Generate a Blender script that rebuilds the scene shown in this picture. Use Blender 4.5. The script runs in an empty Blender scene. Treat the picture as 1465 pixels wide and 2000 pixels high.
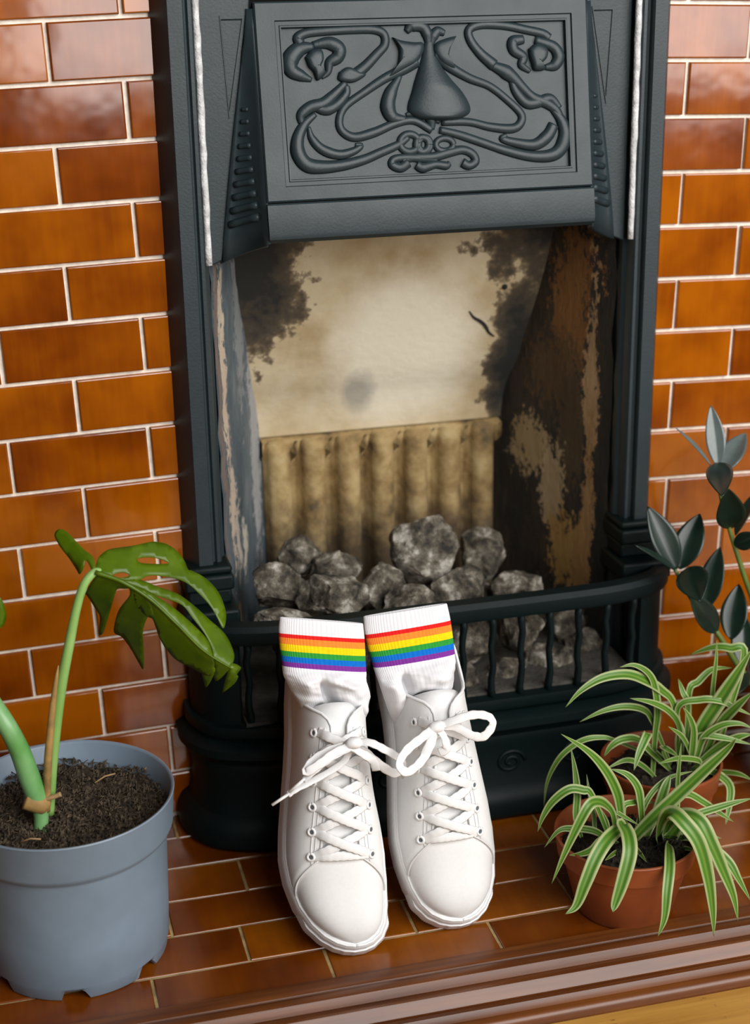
import bpy, bmesh, math, random
from mathutils import Vector, Matrix, noise
from mathutils.geometry import delaunay_2d_cdt

random.seed(7)
scene = bpy.context.scene
COL = scene.collection

# ------------------------------------------------------------------ camera
F_PX = 3013.64
YAW, PITCH, ROLL = .24967, .34011, .01766
CAM = Vector((-.18895, -1.42668, .83399))
FWD = Vector((math.sin(YAW)*math.cos(PITCH), math.cos(YAW)*math.cos(PITCH), -math.sin(PITCH)))
_r = Vector((math.cos(YAW), -math.sin(YAW), 0)); _d = FWD.cross(_r)
RGT = math.cos(ROLL)*_r + math.sin(ROLL)*_d
DWN = -math.sin(ROLL)*_r + math.cos(ROLL)*_d
cam_d = bpy.data.cameras.new('camera'); cam = bpy.data.objects.new('camera', cam_d); COL.objects.link(cam)
cam_d.sensor_fit = 'VERTICAL'; cam_d.sensor_height = 36.0; cam_d.sensor_width = 36.0*1465/2000
cam_d.lens = 36.0*F_PX/2000
UP = -DWN; BK = -FWD
cam.matrix_world = Matrix(((RGT.x, UP.x, BK.x, CAM.x), (RGT.y, UP.y, BK.y, CAM.y), (RGT.z, UP.z, BK.z, CAM.z), (0, 0, 0, 1)))
cam_d.clip_start = .05
cam_d.dof.use_dof = True; cam_d.dof.focus_distance = 1.38; cam_d.dof.aperture_fstop = 4.2
scene.camera = cam

# ------------------------------------------------------------------ world and light
w = bpy.data.worlds.new('world'); scene.world = w; w.use_nodes = True
w.node_tree.nodes['Background'].inputs[0].default_value = (.80, .88, 1.0, 1)
w.node_tree.nodes['Background'].inputs[1].default_value = .024

def area(name, loc, target, sx, sy, power, color):
    d = bpy.data.lights.new(name, 'AREA'); d.shape = 'RECTANGLE'; d.size = sx; d.size_y = sy
    d.energy = power; d.color = color
    o = bpy.data.objects.new(name, d); COL.objects.link(o); o.location = loc
    o.rotation_euler = (Vector(target)-Vector(loc)).to_track_quat('-Z', 'Y').to_euler()
    return o
area('window_upper_sash', (1.35, -2.15, 2.1), (1.35, 0, 2.1), 2.8, 1.6, 104, (1.0, .985, .97))
area('window_lower_sash', (1.35, -2.15, .93), (1.35, 0, .93), 2.8, .72, 44, (1.0, .97, .94))

scene.view_settings.view_transform = 'Standard'; scene.view_settings.look = 'None'
scene.view_settings.exposure = 0.0; scene.view_settings.gamma = 1.0; scene.view_settings.use_curve_mapping = False

# ------------------------------------------------------------------ helpers
def ray(u, v): return RGT*((u-732.5)/F_PX) + DWN*((v-1000)/F_PX) + FWD
def at_y(u, v, y): d = ray(u, v); return CAM + d*((y-CAM.y)/d.y)
def at_z(u, v, z): d = ray(u, v); return CAM + d*((z-CAM.z)/d.z)
def at_plane(u, v, p, n): d = ray(u, v); return CAM + d*((p-CAM).dot(n)/d.dot(n))
def px_m(p): return (p-CAM).dot(FWD)/F_PX      # metres per photo pixel at a point

def tag(o, label=None, cat=None, group=None, kind=None):
    if label: o['label'] = label
    if cat: o['category'] = cat
    if group: o['group'] = group
    if kind: o['kind'] = kind
    return o
def empty(name, loc=(0, 0, 0)):
    o = bpy.data.objects.new(name, None); COL.objects.link(o); o.location = loc; o.empty_display_size = .02
    return o
def link(name, me, mat, parent=None):
    o = bpy.data.objects.new(name, me); COL.objects.link(o)
    if mat and not me.materials: me.materials.append(mat)
    if parent is not None:
        o.parent = parent; o.matrix_parent_inverse = Matrix.Translation(-absloc(parent))
    return o
def absloc(o):
    # every parent here is unrotated and unscaled: its place is the sum of the chain
    l = Vector(o.location)
    return l if o.parent is None else l + 0*absloc(o.parent)
def mk(name, verts, faces, mat, parent=None, smooth=True, uv=None, bevel=0, sub=0, solid=0, auto=None):
    me = bpy.data.meshes.new(name); me.from_pydata([tuple(v) for v in verts], [], faces); me.update()
    if uv:
        L = me.uv_layers.new(name='UVMap')
        for lp in me.loops: L.data[lp.index].uv = uv[lp.vertex_index]
    if smooth: me.polygons.foreach_set('use_smooth', [True]*len(me.polygons))
    if auto is not None:
        me.set_sharp_from_angle(angle=math.radians(auto))
    o = link(name, me, mat, parent)
    if solid:
        m = o.modifiers.new('solid', 'SOLIDIFY'); m.thickness = solid; m.offset = 0
    if bevel:
        m = o.modifiers.new('bevel', 'BEVEL'); m.width = bevel; m.segments = 2; m.limit_method = 'ANGLE'; m.angle_limit = .6
    if sub:
        m = o.modifiers.new('sub', 'SUBSURF'); m.levels = sub; m.render_levels = sub
    return o
class MB:
    def __init__(s): s.v = []; s.f = []
    def add(s, vf):
        n = len(s.v); s.v += [Vector(p) for p in vf[0]]; s.f += [tuple(i+n for i in q) for q in vf[1]]; return s
def box(x0, x1, y0, y1, z0, z1):
    v = [(x, y, z) for x in (x0, x1) for y in (y0, y1) for z in (z0, z1)]
    return v, [(0, 1, 3, 2), (4, 6, 7, 5), (0, 4, 5, 1), (2, 3, 7, 6), (0, 2, 6, 4), (1, 5, 7, 3)]
def catmull(pts, n=8):
    """smooth a polyline of tuples (any dimension)"""
    P = [tuple(p) for p in pts]
    if len(P) < 3: 
        return [tuple(a+(b-a)*k/n for a, b in zip(P[0], P[1])) for k in range(n+1)]
    Q = [tuple(2*a-b for a, b in zip(P[0], P[1]))] + P + [tuple(2*a-b for a, b in zip(P[-1], P[-2]))]
    out = []
    for i in range(1, len(Q)-2):
        for k in range(n):
            t = k/n
            out.append(tuple(.5*((2*b)+(c-a)*t+(2*a-5*b+4*c-d)*t*t+(-a+3*b-3*c+d)*t**3)
                             for a, b, c, d in zip(Q[i-1], Q[i], Q[i+1], Q[i+2])))
    out.append(P[-1]); return out
def interp(x, T):
    if x <= T[0][0]: return T[0][1]
    for (a, fa), (b, fb) in zip(T, T[1:]):
        if x <= b: return fa+(fb-fa)*(x-a)/(b-a)
    return T[-1][1]
def smooth_interp(x, T):
    xs = [t[0] for t in T]
    if x <= xs[0]: return T[0][1]
    if x >= xs[-1]: return T[-1][1]
    for i in range(len(T)-1):
        if x <= xs[i+1]: break
    def slope(j):
        if j == 0: return (T[1][1]-T[0][1])/(xs[1]-xs[0])
        if j == len(T)-1: return (T[-1][1]-T[-2][1])/(xs[-1]-xs[-2])
        return (T[j+1][1]-T[j-1][1])/(xs[j+1]-xs[j-1])
    h = xs[i+1]-xs[i]; t = (x-xs[i])/h
    return ((2*t**3-3*t*t+1)*T[i][1] + (t**3-2*t*t+t)*h*slope(i) + (-2*t**3+3*t*t)*T[i+1][1] + (t**3-t*t)*h*slope(i+1))
def tube(pts, rad, seg=8, flat=1.0, nrm=None, caps=True):
    """tube through 3-D points; flat<1 squashes it along nrm (vector or list)"""
    P = [Vector(p) for p in pts]; n = len(P)
    if not hasattr(rad, '__len__'): rad = [rad]*n
    V = []; Fc = []
    prev = None
    for i in range(n):
        t = (P[min(i+1, n-1)]-P[max(i-1, 0)]).normalized()
        if nrm is not None:
            N = (nrm[i] if isinstance(nrm, list) else nrm)
        else:
            N = prev if prev is not None else (Vector((0, 0, 1)) if abs(t.z) < .9 else Vector((1, 0, 0)))
        N = (N - t*N.dot(t)); N = N.normalized() if N.length > 1e-6 else t.orthogonal().normalized()
        prev = N; B = t.cross(N)
        for k in range(seg):
            a = 2*math.pi*k/seg
            V.append(P[i] + B*(math.cos(a)*rad[i]) + N*(math.sin(a)*rad[i]*flat))
    for i in range(n-1):
        for k in range(seg):
            a, b = i*seg+k, i*seg+(k+1) % seg
            Fc.append((a, b, b+seg, a+seg))
    if caps:
        Fc.append(tuple(range(seg-1, -1, -1))); Fc.append(tuple(range((n-1)*seg, n*seg)))
    return V, Fc
def lathe(profile, c, seg=64, wob=None):
    V = []; Fc = []; n = len(profile)
    for i, (r, z) in enumerate(profile):
        for k in range(seg):
            a = 2*math.pi*k/seg
            rr, zz = (r, z) if wob is None else wob(r, z, a, i)
            V.append(Vector((c[0]+rr*math.cos(a), c[1]+rr*math.sin(a), c[2]+zz)))
    for i in range(n-1):
        for k in range(seg):
            a, b = i*seg+k, i*seg+(k+1) % seg
            Fc.append((a, b, b+seg, a+seg))
    return V, Fc
def loft(loops, closed=True, cap0=False, cap1=False):
    n = len(loops[0]); V = [p for l in loops for p in l]; Fc = []
    for i in range(len(loops)-1):
        for k in range(n if closed else n-1):
            a, b = i*n+k, i*n+(k+1) % n
            Fc.append((a, b, b+n, a+n))
    if cap0: Fc.append(tuple(range(n-1, -1, -1)))
    if cap1: Fc.append(tuple(range((len(loops)-1)*n, len(loops)*n)))
    return V, Fc
def inside(p, poly):
    x, y = p; c = False; j = len(poly)-1
    for i in range(len(poly)):
        xi, yi = poly[i]; xj, yj = poly[j]
        if (yi > y) != (yj > y) and x < (xj-xi)*(y-yi)/(yj-yi)+xi: c = not c
        j = i
    return c
def fill2d(poly, holes=(), step=6.0):
    """triangulate a 2-D polygon with interior points"""
    rings = [poly]+list(holes); pts = []; edges = []
    for R_ in rings:
        n = len(pts)
        for i, p in enumerate(R_):
            pts.append(Vector(p)); edges.append((n+i, n+(i+1) % len(R_)))
    xs = [p[0] for p in poly]; ys = [p[1] for p in poly]
    y = min(ys)+step*.5; row = 0
    while y < max(ys):
        x = min(xs)+step*(.5 if row % 2 else 0)
        while x < max(xs):
            q = (x, y)
            if inside(q, poly) and not any(inside(q, h) for h in holes):
                if min((Vector(q)-e).length for e in pts[:sum(len(r) for r in rings)]) > step*.45:
                    pts.append(Vector(q))
            x += step
        y += step*.87; row += 1
    vs, _, fs, *_r2 = delaunay_2d_cdt(pts, edges, [], 0, 1e-4)
    out = []
    for f in fs:
        c = sum((vs[i] for i in f), Vector((0, 0)))/len(f)
        if inside(c, poly) and not any(inside(c, h) for h in holes): out.append(tuple(f))
    return vs, out
def fbm(p, s=1.0, o=4): return noise.fractal(Vector(p)*s, 1.0, 2.0, o)

# ------------------------------------------------------------------ materials
def new_mat(name):
    m = bpy.data.materials.new(name); m.use_nodes = True
    nt = m.node_tree; b = nt.nodes['Principled BSDF']
    return m, nt, b
def nd(nt, t, **kw):
    n = nt.nodes.new(t)
    for k, v in kw.items(): setattr(n, k, v)
    return n
def ramp(nt, src, stops):
    r = nd(nt, 'ShaderNodeValToRGB'); e = r.color_ramp.elements
    while len(e) < len(stops): e.new(.5)
    for el, (p, c) in zip(e, stops): el.position = p; el.color = (*c, 1) if len(c) == 3 else c
    nt.links.new(src, r.inputs[0]); return r.outputs[0]
def tex(nt, kind='Object', scale=(1, 1, 1)):
    t = nd(nt, 'ShaderNodeTexCoord'); m = nd(nt, 'ShaderNodeMapping'); m.inputs['Scale'].default_value = scale
    nt.links.new(t.outputs[kind], m.inputs[0]); return m.outputs[0]
def noi(nt, co, scale, detail=4, rough=.55, out=0):
    n = nd(nt, 'ShaderNodeTexNoise'); n.inputs['Scale'].default_value = scale; n.inputs['Detail'].default_value = detail
    n.inputs['Roughness'].default_value = rough
    if co is not None: nt.links.new(co, n.inputs['Vector'])
    return n.outputs[out]
def mixc(nt, fac, a, b, mode='MIX'):
    m = nd(nt, 'ShaderNodeMix', data_type='RGBA', blend_type=mode)
    for sock, val in ((m.inputs[0], fac), (m.inputs[6], a), (m.inputs[7], b)):
        if isinstance(val, (int, float)): sock.default_value = val
        elif isinstance(val, tuple): sock.default_value = (*val, 1)
        else: nt.links.new(val, sock)
    return m.outputs[2]
def mth(nt, op, a, b=0.0, clamp=False):
    m = nd(nt, 'ShaderNodeMath', operation=op, use_clamp=clamp)
    for i, v in enumerate((a, b)):
        if isinstance(v, (int, float)): m.inputs[i].default_value = v
        else: nt.links.new(v, m.inputs[i])
    return m.outputs[0]
def bump(nt, b, h, strength=.3, dist=.002):
    n = nd(nt, 'ShaderNodeBump'); n.inputs['Strength'].default_value = strength; n.inputs['Distance'].default_value = dist
    nt.links.new(h, n.inputs['Height']); nt.links.new(n.outputs[0], b.inputs['Normal'])
def simple(name, color, rough=.5, nscale=60, var=.15, bs=.2, bd=.001, spec=.5, metal=0.0, bscale=None):
    m, nt, b = new_mat(name); co = tex(nt)
    n = noi(nt, co, nscale)
    lo = tuple(c*(1-var) for c in color); hi = tuple(min(1, c*(1+var)) for c in color)
    nt.links.new(ramp(nt, n, [(.3, lo), (.7, hi)]), b.inputs['Base Color'])
    b.inputs['Roughness'].default_value = rough; b.inputs['Specular IOR Level'].default_value = spec; b.inputs['Metallic'].default_value = metal
    if bs: bump(nt, b, noi(nt, co, bscale or nscale*3, 3), bs, bd)
    return m

def mat_tile(name, stops, rough=.10):
    m, nt, b = new_mat(name); co = tex(nt)
    oi = nd(nt, 'ShaderNodeObjectInfo')
    cmb = nd(nt, 'ShaderNodeVectorMath', operation='ADD'); nt.links.new(co, cmb.inputs[0])
    sc = nd(nt, 'ShaderNodeVectorMath', operation='SCALE'); sc.inputs[0].default_value = (37, 11, 53)
    nt.links.new(oi.outputs['Random'], sc.inputs['Scale']); nt.links.new(sc.outputs[0], cmb.inputs[1])
    v = cmb.outputs[0]
    n1 = noi(nt, v, 14, 3, .5)
    # streaks running down the glaze
    mp = nd(nt, 'ShaderNodeMapping'); mp.inputs['Scale'].default_value = (160, 160, 12); nt.links.new(v, mp.inputs[0])
    n2 = noi(nt, mp.outputs[0], 1.0, 2)
    f = mth(nt, 'ADD', mth(nt, 'MULTIPLY', oi.outputs['Random'], .26), mth(nt, 'MULTIPLY', n1, .80))
    f = mth(nt, 'ADD', f, mth(nt, 'MULTIPLY', mth(nt, 'SUBTRACT', n2, .5), .16))
    nt.links.new(ramp(nt, f, stops), b.inputs['Base Color'])
    b.inputs['Roughness'].default_value = rough; b.inputs['IOR'].default_value = 1.62
    bump(nt, b, noi(nt, v, 22, 2, .5), .25, .0016)
    return m
M = {}
M['tile'] = mat_tile('amber_glaze', [(.20, (.085, .0135, .0004)), (.43, (.195, .039, .0006)), (.70, (.345, .088, .0011))])
M['hearth_tile'] = mat_tile('hearth_glaze', [(.2, (.065, .012, .0009)), (.5, (.15, .033, .0013)), (.8, (.27, .075, .0025))], .2)
M['grout'] = simple('cream_grout', (.82, .73, .62), .9, 90, .18, .5)
M['hearth_grout'] = simple('ochre_grout', (.34, .24, .10), .9, 60, .4, .5)
def mat_iron(name, base, rough=.42, spec=.38):
    m, nt, b = new_mat(name); co = tex(nt)
    n = noi(nt, co, 70, 5)
    nt.links.new(ramp(nt, n, [(.3, tuple(c*.92 for c in base)), (.7, tuple(c*1.08 for c in base))]), b.inputs['Base Color'])
    r = ramp(nt, noi(nt, co, 18, 3), [(.3, (rough-.03,)*3), (.7, (rough+.05,)*3)])
    nt.links.new(r, b.inputs['Roughness']); b.inputs['Specular IOR Level'].default_value = spec
    bump(nt, b, noi(nt, co, 420, 3), .25, .0006)
    return m
M['iron'] = mat_iron('blackleaded_iron', (.0185, .029, .034), .42)
M['iron_dark'] = mat_iron('dark_grate_iron', (.0020, .0070, .0072), .52, .20)  # darker iron for the grate and the jamb feet
M['seal'] = simple('pale_fire_cement', (.55, .55, .55), .6, 120, .3, .6, .002)

def mat_fireback():
    m, nt, b = new_mat('sooty_fireclay'); co = tex(nt)      # object space is world space here
    sep = nd(nt, 'ShaderNodeSeparateXYZ'); nt.links.new(co, sep.inputs[0]); X, Z = sep.outputs[0], sep.outputs[2]
    base = ramp(nt, noi(nt, co, 16, 4), [(.3, (.36, .26, .13)), (.55, (.50, .41, .26)), (.75, (.58, .50, .36))])
    # burnt pale heart of the fireback
    def blob(cx, cz, rx, rz):
        a = mth(nt, 'DIVIDE', mth(nt, 'SUBTRACT', X, cx), rx); c = mth(nt, 'DIVIDE', mth(nt, 'SUBTRACT', Z, cz), rz)
        return mth(nt, 'SQRT', mth(nt, 'ADD', mth(nt, 'MULTIPLY', a, a), mth(nt, 'MULTIPLY', c, c)))
    n_big = noi(nt, co, 26, 6, .62); n_fine = noi(nt, co, 90, 4, .6)
    heart = blob(.245, .445, .10, .11)
    hv = mth(nt, 'ADD', heart, mth(nt, 'MULTIPLY', mth(nt, 'SUBTRACT', n_big, .5), .5))
    col = mixc(nt, ramp(nt, hv, [(.55, (1, 1, 1)), (1.15, (0, 0, 0))]), base, (.66, .60, .47))
    # soot clinging to the upper corners and the right edge
    s1 = blob(.075, .56, .062, .115); s2 = blob(.41, .60, .10, .11); s3 = blob(.37, .42, .035, .12); s4 = blob(.225, .655, .30, .06)
    mn = mth(nt, 'MINIMUM', mth(nt, 'MINIMUM', s1, s2), mth(nt, 'MINIMUM', s3, s4))
    sv = mth(nt, 'ADD', mn, mth(nt, 'MULTIPLY', mth(nt, 'SUBTRACT', n_big, .5), 1.5))
    sv = mth(nt, 'ADD', sv, mth(nt, 'MULTIPLY', mth(nt, 'SUBTRACT', n_fine, .5), .7))
    halo = ramp(nt, sv, [(.9, (.8, .8, .8)), (2.1, (0, 0, 0))])
    col = mixc(nt, halo, col, (.22, .145, .07))
    soot = ramp(nt, sv, [(.35, (1, 1, 1)), (.8, (.8, .8, .8)), (1.15, (.3, .3, .3)), (1.5, (0, 0, 0))])
    col = mixc(nt, soot, col, (.014, .013, .011))
    # grey smudge above the joint
    g = mth(nt, 'ADD', blob(.196, .40, .022, .03), mth(nt, 'MULTIPLY', mth(nt, 'SUBTRACT', n_big, .5), 1.2))
    col = mixc(nt, ramp(nt, g, [(.5, (.55, .55, .55)), (1.1, (0, 0, 0))]), col, (.16, .16, .15))
    nt.links.new(col, b.inputs['Base Color']); b.inputs['Roughness'].default_value = .85
    bump(nt, b, noi(nt, co, 120, 5), .4, .002)
    return m
M['fireback'] = mat_fireback()
def mat_flute():
    m, nt, b = new_mat('fluted_fireclay'); co = tex(nt)
    base = ramp(nt, noi(nt, co, 30, 5, .6), [(.28, (.07, .05, .025)), (.45, (.25, .16, .06)), (.62, (.40, .29, .13)), (.8, (.48, .39, .22))])
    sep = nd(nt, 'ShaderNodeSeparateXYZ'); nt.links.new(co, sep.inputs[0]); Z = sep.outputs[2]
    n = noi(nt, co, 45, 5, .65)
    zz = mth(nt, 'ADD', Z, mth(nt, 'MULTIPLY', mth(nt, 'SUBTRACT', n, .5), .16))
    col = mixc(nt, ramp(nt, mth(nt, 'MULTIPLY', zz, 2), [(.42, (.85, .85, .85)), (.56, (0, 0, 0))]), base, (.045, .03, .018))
    nt.links.new(col, b.inputs['Base Color']); b.inputs['Roughness'].default_value = .85
    bump(nt, b, noi(nt, co, 150, 5), .5, .002); return m
M['flute'] = mat_flute()
def mat_cheek(name, stops, scale=(1, 1, .45), ns=34):
    m, nt, b = new_mat(name); co = tex(nt, 'Object', scale)
    n = noi(nt, co, ns, 8, .68)
    nt.links.new(ramp(nt, n, stops), b.inputs['Base Color']); b.inputs['Roughness'].default_value = .7
    bump(nt, b, noi(nt, co, 70, 8, .7), 1.0, .004); return m
def mat_cheeks(right):
    m, nt, b = new_mat('rusty_cheek' if right else 'limewashed_cheek'); co = tex(nt)
    sep = nd(nt, 'ShaderNodeSeparateXYZ'); nt.links.new(co, sep.inputs[0]); Yc, Z = sep.outputs[1], sep.outputs[2]
    st = tex(nt, 'Object', (1, 1, .4))
    n1 = noi(nt, st, 22, 7, .65); n2 = noi(nt, tex(nt, 'Object', (1, 1, .6)), 150, 8, .75); n3 = noi(nt, co, 12, 4, .6)
    def blob(cy, cz, ry, rz, k=1.3):
        a = mth(nt, 'DIVIDE', mth(nt, 'SUBTRACT', Yc, cy), ry); c = mth(nt, 'DIVIDE', mth(nt, 'SUBTRACT', Z, cz), rz)
        d = mth(nt, 'SQRT', mth(nt, 'ADD', mth(nt, 'MULTIPLY', a, a), mth(nt, 'MULTIPLY', c, c)))
        d = mth(nt, 'ADD', d, mth(nt, 'MULTIPLY', mth(nt, 'SUBTRACT', n1, .5), k*2.4))
        return mth(nt, 'ADD', d, mth(nt, 'MULTIPLY', mth(nt, 'SUBTRACT', n2, .5), k*4.2))
    if right:
        col = ramp(nt, n1, [(.35, (.003, .003, .0025)), (.52, (.010, .007, .004)), (.68, (.035, .02, .007))])
        for cy, cz, ry, rz, c in ((.060, .50, .035, .10, (.17, .068, .010)), (.085, .42, .05, .05, (.07, .034, .008)), (.055, .36, .022, .07, (.05, .028, .009)),
                                  (.115, .335, .03, .035, (.30, .21, .10)), (.080, .29, .018, .05, (.34, .24, .13)), (.030, .42, .009, .12, (.34, .21, .10)),
                                  (.030, .28, .008, .10, (.26, .14, .05)), (.060, .225, .028, .045, (.30, .17, .045)), (.04, .21, .01, .06, (.25, .13, .04))):
            col = mixc(nt, ramp(nt, blob(cy, cz, ry, rz, .9), [(.8, (.9, .9, .9)), (1.0, (0, 0, 0))]), col, c)
    else:
        col = ramp(nt, n1, [(.35, (.035, .055, .07)), (.55, (.08, .105, .12)), (.7, (.14, .16, .165))])
        for cy, cz, ry, rz, c in ((.14, .40, .022, .22, (.33, .33, .33)), (.095, .50, .02, .10, (.22, .23, .23)), (.030, .44, .011, .10, (.55, .44, .33)), (.040, .34, .012, .08, (.50, .40, .31)),
                                  (.055, .27, .009, .05, (.42, .36, .30)), (.03, .53, .012, .04, (.5, .42, .32)), (.08, .26, .01, .03, (.46, .42, .34)), (.05, .20, .012, .02, (.35, .22, .10)), (.012, .40, .006, .2, (.16, .12, .10))):
            col = mixc(nt, ramp(nt, blob(cy, cz, ry, rz, .9), [(.75, (.95, .95, .95)), (1.1, (0, 0, 0))]), col, c)
    nt.links.new(col, b.inputs['Base Color']); b.inputs['Roughness'].default_value = .72
    bump(nt, b, noi(nt, st, 70, 8, .7), 1.0, .004); return m
M['cheek_l'] = mat_cheeks(False); M['cheek_r'] = mat_cheeks(True)
M['soot'] = simple('soot_black', (.012, .012, .011), .9, 50, .3, .4)
def mat_rock():
    m, nt, b = new_mat('grey_coal_stone'); co = tex(nt, 'Object')
    oi = nd(nt, 'ShaderNodeObjectInfo'); cmb = nd(nt, 'ShaderNodeVectorMath', operation='ADD'); nt.links.new(co, cmb.inputs[0])
    sc = nd(nt, 'ShaderNodeVectorMath', operation='SCALE'); sc.inputs[0].default_value = (7, 3, 5)
    nt.links.new(oi.outputs['Random'], sc.inputs['Scale']); nt.links.new(sc.outputs[0], cmb.inputs[1])
    n = noi(nt, cmb.outputs[0], 48, 9, .7)
    nt.links.new(ramp(nt, n, [(.39, (.014, .012, .008)), (.48, (.080, .066, .046)), (.55, (.17, .150, .115)), (.64, (.50, .46, .40))]), b.inputs['Base Color'])
    b.inputs['Roughness'].default_value = .82; bump(nt, b, noi(nt, cmb.outputs[0], 110, 7, .7), .7, .003); return m
M['rock'] = mat_rock()
M['ash'] = simple('grey_ash', (.055, .05, .042), .95, 80, .4, .6, .003)
def mat_wood(name, stops, rough, sx=1.0, along='X'):
    m, nt, b = new_mat(name)
    co = tex(nt, 'Object', (1.5, 40, 40) if along == 'X' else (40, 1.5, 40))
    n = noi(nt, co, 2.2*sx, 5, .6); n2 = noi(nt, tex(nt), 9, 3)
    f = mth(nt, 'ADD', mth(nt, 'MULTIPLY', n, .75), mth(nt, 'MULTIPLY', n2, .3))
    nt.links.new(ramp(nt, f, stops), b.inputs['Base Color']); b.inputs['Roughness'].default_value = rough
    bump(nt, b, n, .15, .001); return m
M['trim_wood'] = mat_wood('varnished_mahogany', [(.3, (.045, .012, .003)), (.5, (.11, .031, .006)), (.75, (.21, .066, .012))], .33)
def mat_pine():
    m, nt, b = new_mat('worn_pine')
    n = noi(nt, tex(nt, 'Object', (1.2, 26, 26)), 2.4, 5, .6)
    base = ramp(nt, n, [(.3, (.30, .13, .02)), (.55, (.50, .26, .05)), (.75, (.60, .35, .09))])
    sp = noi(nt, tex(nt, 'Object', (18, 45, 45)), 1.6, 6, .7)
    col = mixc(nt, ramp(nt, sp, [(.30, (1, 1, 1)), (.38, (0, 0, 0))]), base, (.10, .045, .012))
    nt.links.new(col, b.inputs['Base Color']); b.inputs['Roughness'].default_value = .35; return m
M['pine'] = mat_pine()
M['canvas'] = simple('white_canvas', (.79, .79, .785), .75, 300, .02, .25, .0004, .3, bscale=1400)
M['rubber'] = simple('white_rubber', (.80, .80, .795), .5, 100, .02, .05, .0003)
M['lace'] = simple('white_lace', (.84, .84, .835), .85, 400, .02, .35, .0005, .2, bscale=1800)
M['eyehole'] = simple('eyelet_hole', (.10, .11, .12), .8, 50, .1, 0)
M['sock'] = simple('white_sock_knit', (.77, .765, .785), .95, 300, .02, .3, .0004, .1, bscale=1500)
for nm, c in dict(red=(.72, .018, .016), orange=(.86, .25, .035), yellow=(.88, .62, .008), green=(.03, .30, .045), blue=(.008, .15, .56), purple=(.20, .035, .29)).items():
    M[nm] = simple(nm+'_knit', c, .95, 300, .08, .3, .0004, .1, bscale=1500)
M['pot_grey'] = simple('blue_grey_plastic', (.185, .245, .31), .42, 25, .08, .05, .0005)
M['pot_terra'] = simple('terracotta_plastic', (.25, .058, .014), .5, 30, .12, .08, .0005)
M['pot_black'] = simple('black_plastic', (.012, .013, .014), .5, 30, .12, .08, .0005)
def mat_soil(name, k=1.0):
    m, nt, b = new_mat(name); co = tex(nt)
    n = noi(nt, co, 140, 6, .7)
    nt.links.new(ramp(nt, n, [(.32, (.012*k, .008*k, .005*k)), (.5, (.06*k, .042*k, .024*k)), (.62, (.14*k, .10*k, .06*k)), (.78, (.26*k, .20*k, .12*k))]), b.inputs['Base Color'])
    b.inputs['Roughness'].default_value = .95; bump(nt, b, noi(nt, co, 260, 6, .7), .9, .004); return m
M['soil'] = mat_soil('potting_soil'); M['soil_dark'] = mat_soil('dark_soil', .35)  # the second is a darker tone of the same soil
def mat_leaf(name, lo, hi, rough=.35, trans=.25, scale=40):
    m, nt, b = new_mat(name); co = tex(nt)
    c = ramp(nt, noi(nt, co, scale, 3), [(.3, lo), (.7, hi)])
    nt.links.new(c, b.inputs['Base Color']); b.inputs['Roughness'].default_value = rough
    out = [n for n in nt.nodes if n.type == 'OUTPUT_MATERIAL'][0]
    if trans:
        t = nd(nt, 'ShaderNodeBsdfTranslucent'); nt.links.new(mixc(nt, .5, c, (.35, .55, .02), 'MIX'), t.inputs[0])
        mx = nd(nt, 'ShaderNodeMixShader'); mx.inputs[0].default_value = trans
        nt.links.new(b.outputs[0], mx.inputs[1]); nt.links.new(t.outputs[0], mx.inputs[2]); nt.links.new(mx.outputs[0], out.inputs[0])
    return m
M['monstera'] = mat_leaf('monstera_leaf', (.070, .135, .002), (.125, .215, .003), .36, .30)
M['petiole'] = mat_leaf('monstera_petiole', (.20, .38, .09), (.30, .50, .15), .4, 0, 20)
M['stem'] = mat_leaf('monstera_stem', (.10, .30, .07), (.24, .46, .20), .35, 0, 30)
M['sheath'] = simple('dry_sheath', (.34, .20, .06), .7, 60, .35, .3)
M['zz'] = mat_leaf('zz_leaf', (.004, .013, .009), (.009, .024, .015), .30, 0)  # dark backlit look of these leaves put into their colour
M['zz_pale'] = mat_leaf('zz_leaf_sheen', (.075, .095, .09), (.12, .15, .145), .20, 0)  # silvery reflection on the top leaves put into their colour
M['zz_stem'] = mat_leaf('zz_stem', (.06, .10, .015), (.13, .17, .03), .4, 0)
def mat_spider():
    m, nt, b = new_mat('variegated_leaf')
    uv = nd(nt, 'ShaderNodeTexCoord'); sep = nd(nt, 'ShaderNodeSeparateXYZ'); nt.links.new(uv.outputs['UV'], sep.inputs[0])
    u = mth(nt, 'ABSOLUTE', mth(nt, 'SUBTRACT', sep.outputs[0], .5))       # 0 at midrib, .5 at margin
    mp = nd(nt, 'ShaderNodeMapping'); mp.inputs['Scale'].default_value = (14, 1.2, 1); nt.links.new(uv.outputs['UV'], mp.inputs[0])
    u = mth(nt, 'ADD', u, mth(nt, 'MULTIPLY', mth(nt, 'SUBTRACT', noi(nt, mp.outputs[0], 1.5, 3), .5), .16))
    c = ramp(nt, u, [(.0, (.17, .32, .035)), (.16, (.07, .20, .018)), (.27, (.09, .24, .025)), (.36, (.42, .48, .21))])
    nt.links.new(c, b.inputs['Base Color']); b.inputs['Roughness'].default_value = .4
    out = [n for n in nt.nodes if n.type == 'OUTPUT_MATERIAL'][0]
    t = nd(nt, 'ShaderNodeBsdfTranslucent'); nt.links.new(c, t.inputs[0])
    mx = nd(nt, 'ShaderNodeMixShader'); mx.inputs[0].default_value = .25
    nt.links.new(b.outputs[0], mx.inputs[1]); nt.links.new(t.outputs[0], mx.inputs[2]); nt.links.new(mx.outputs[0], out.inputs[0])
    return m
M['spider'] = mat_spider()
M['twig'] = simple('tan_twig', (.36, .22, .10), .7, 60, .3, .3)

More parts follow.
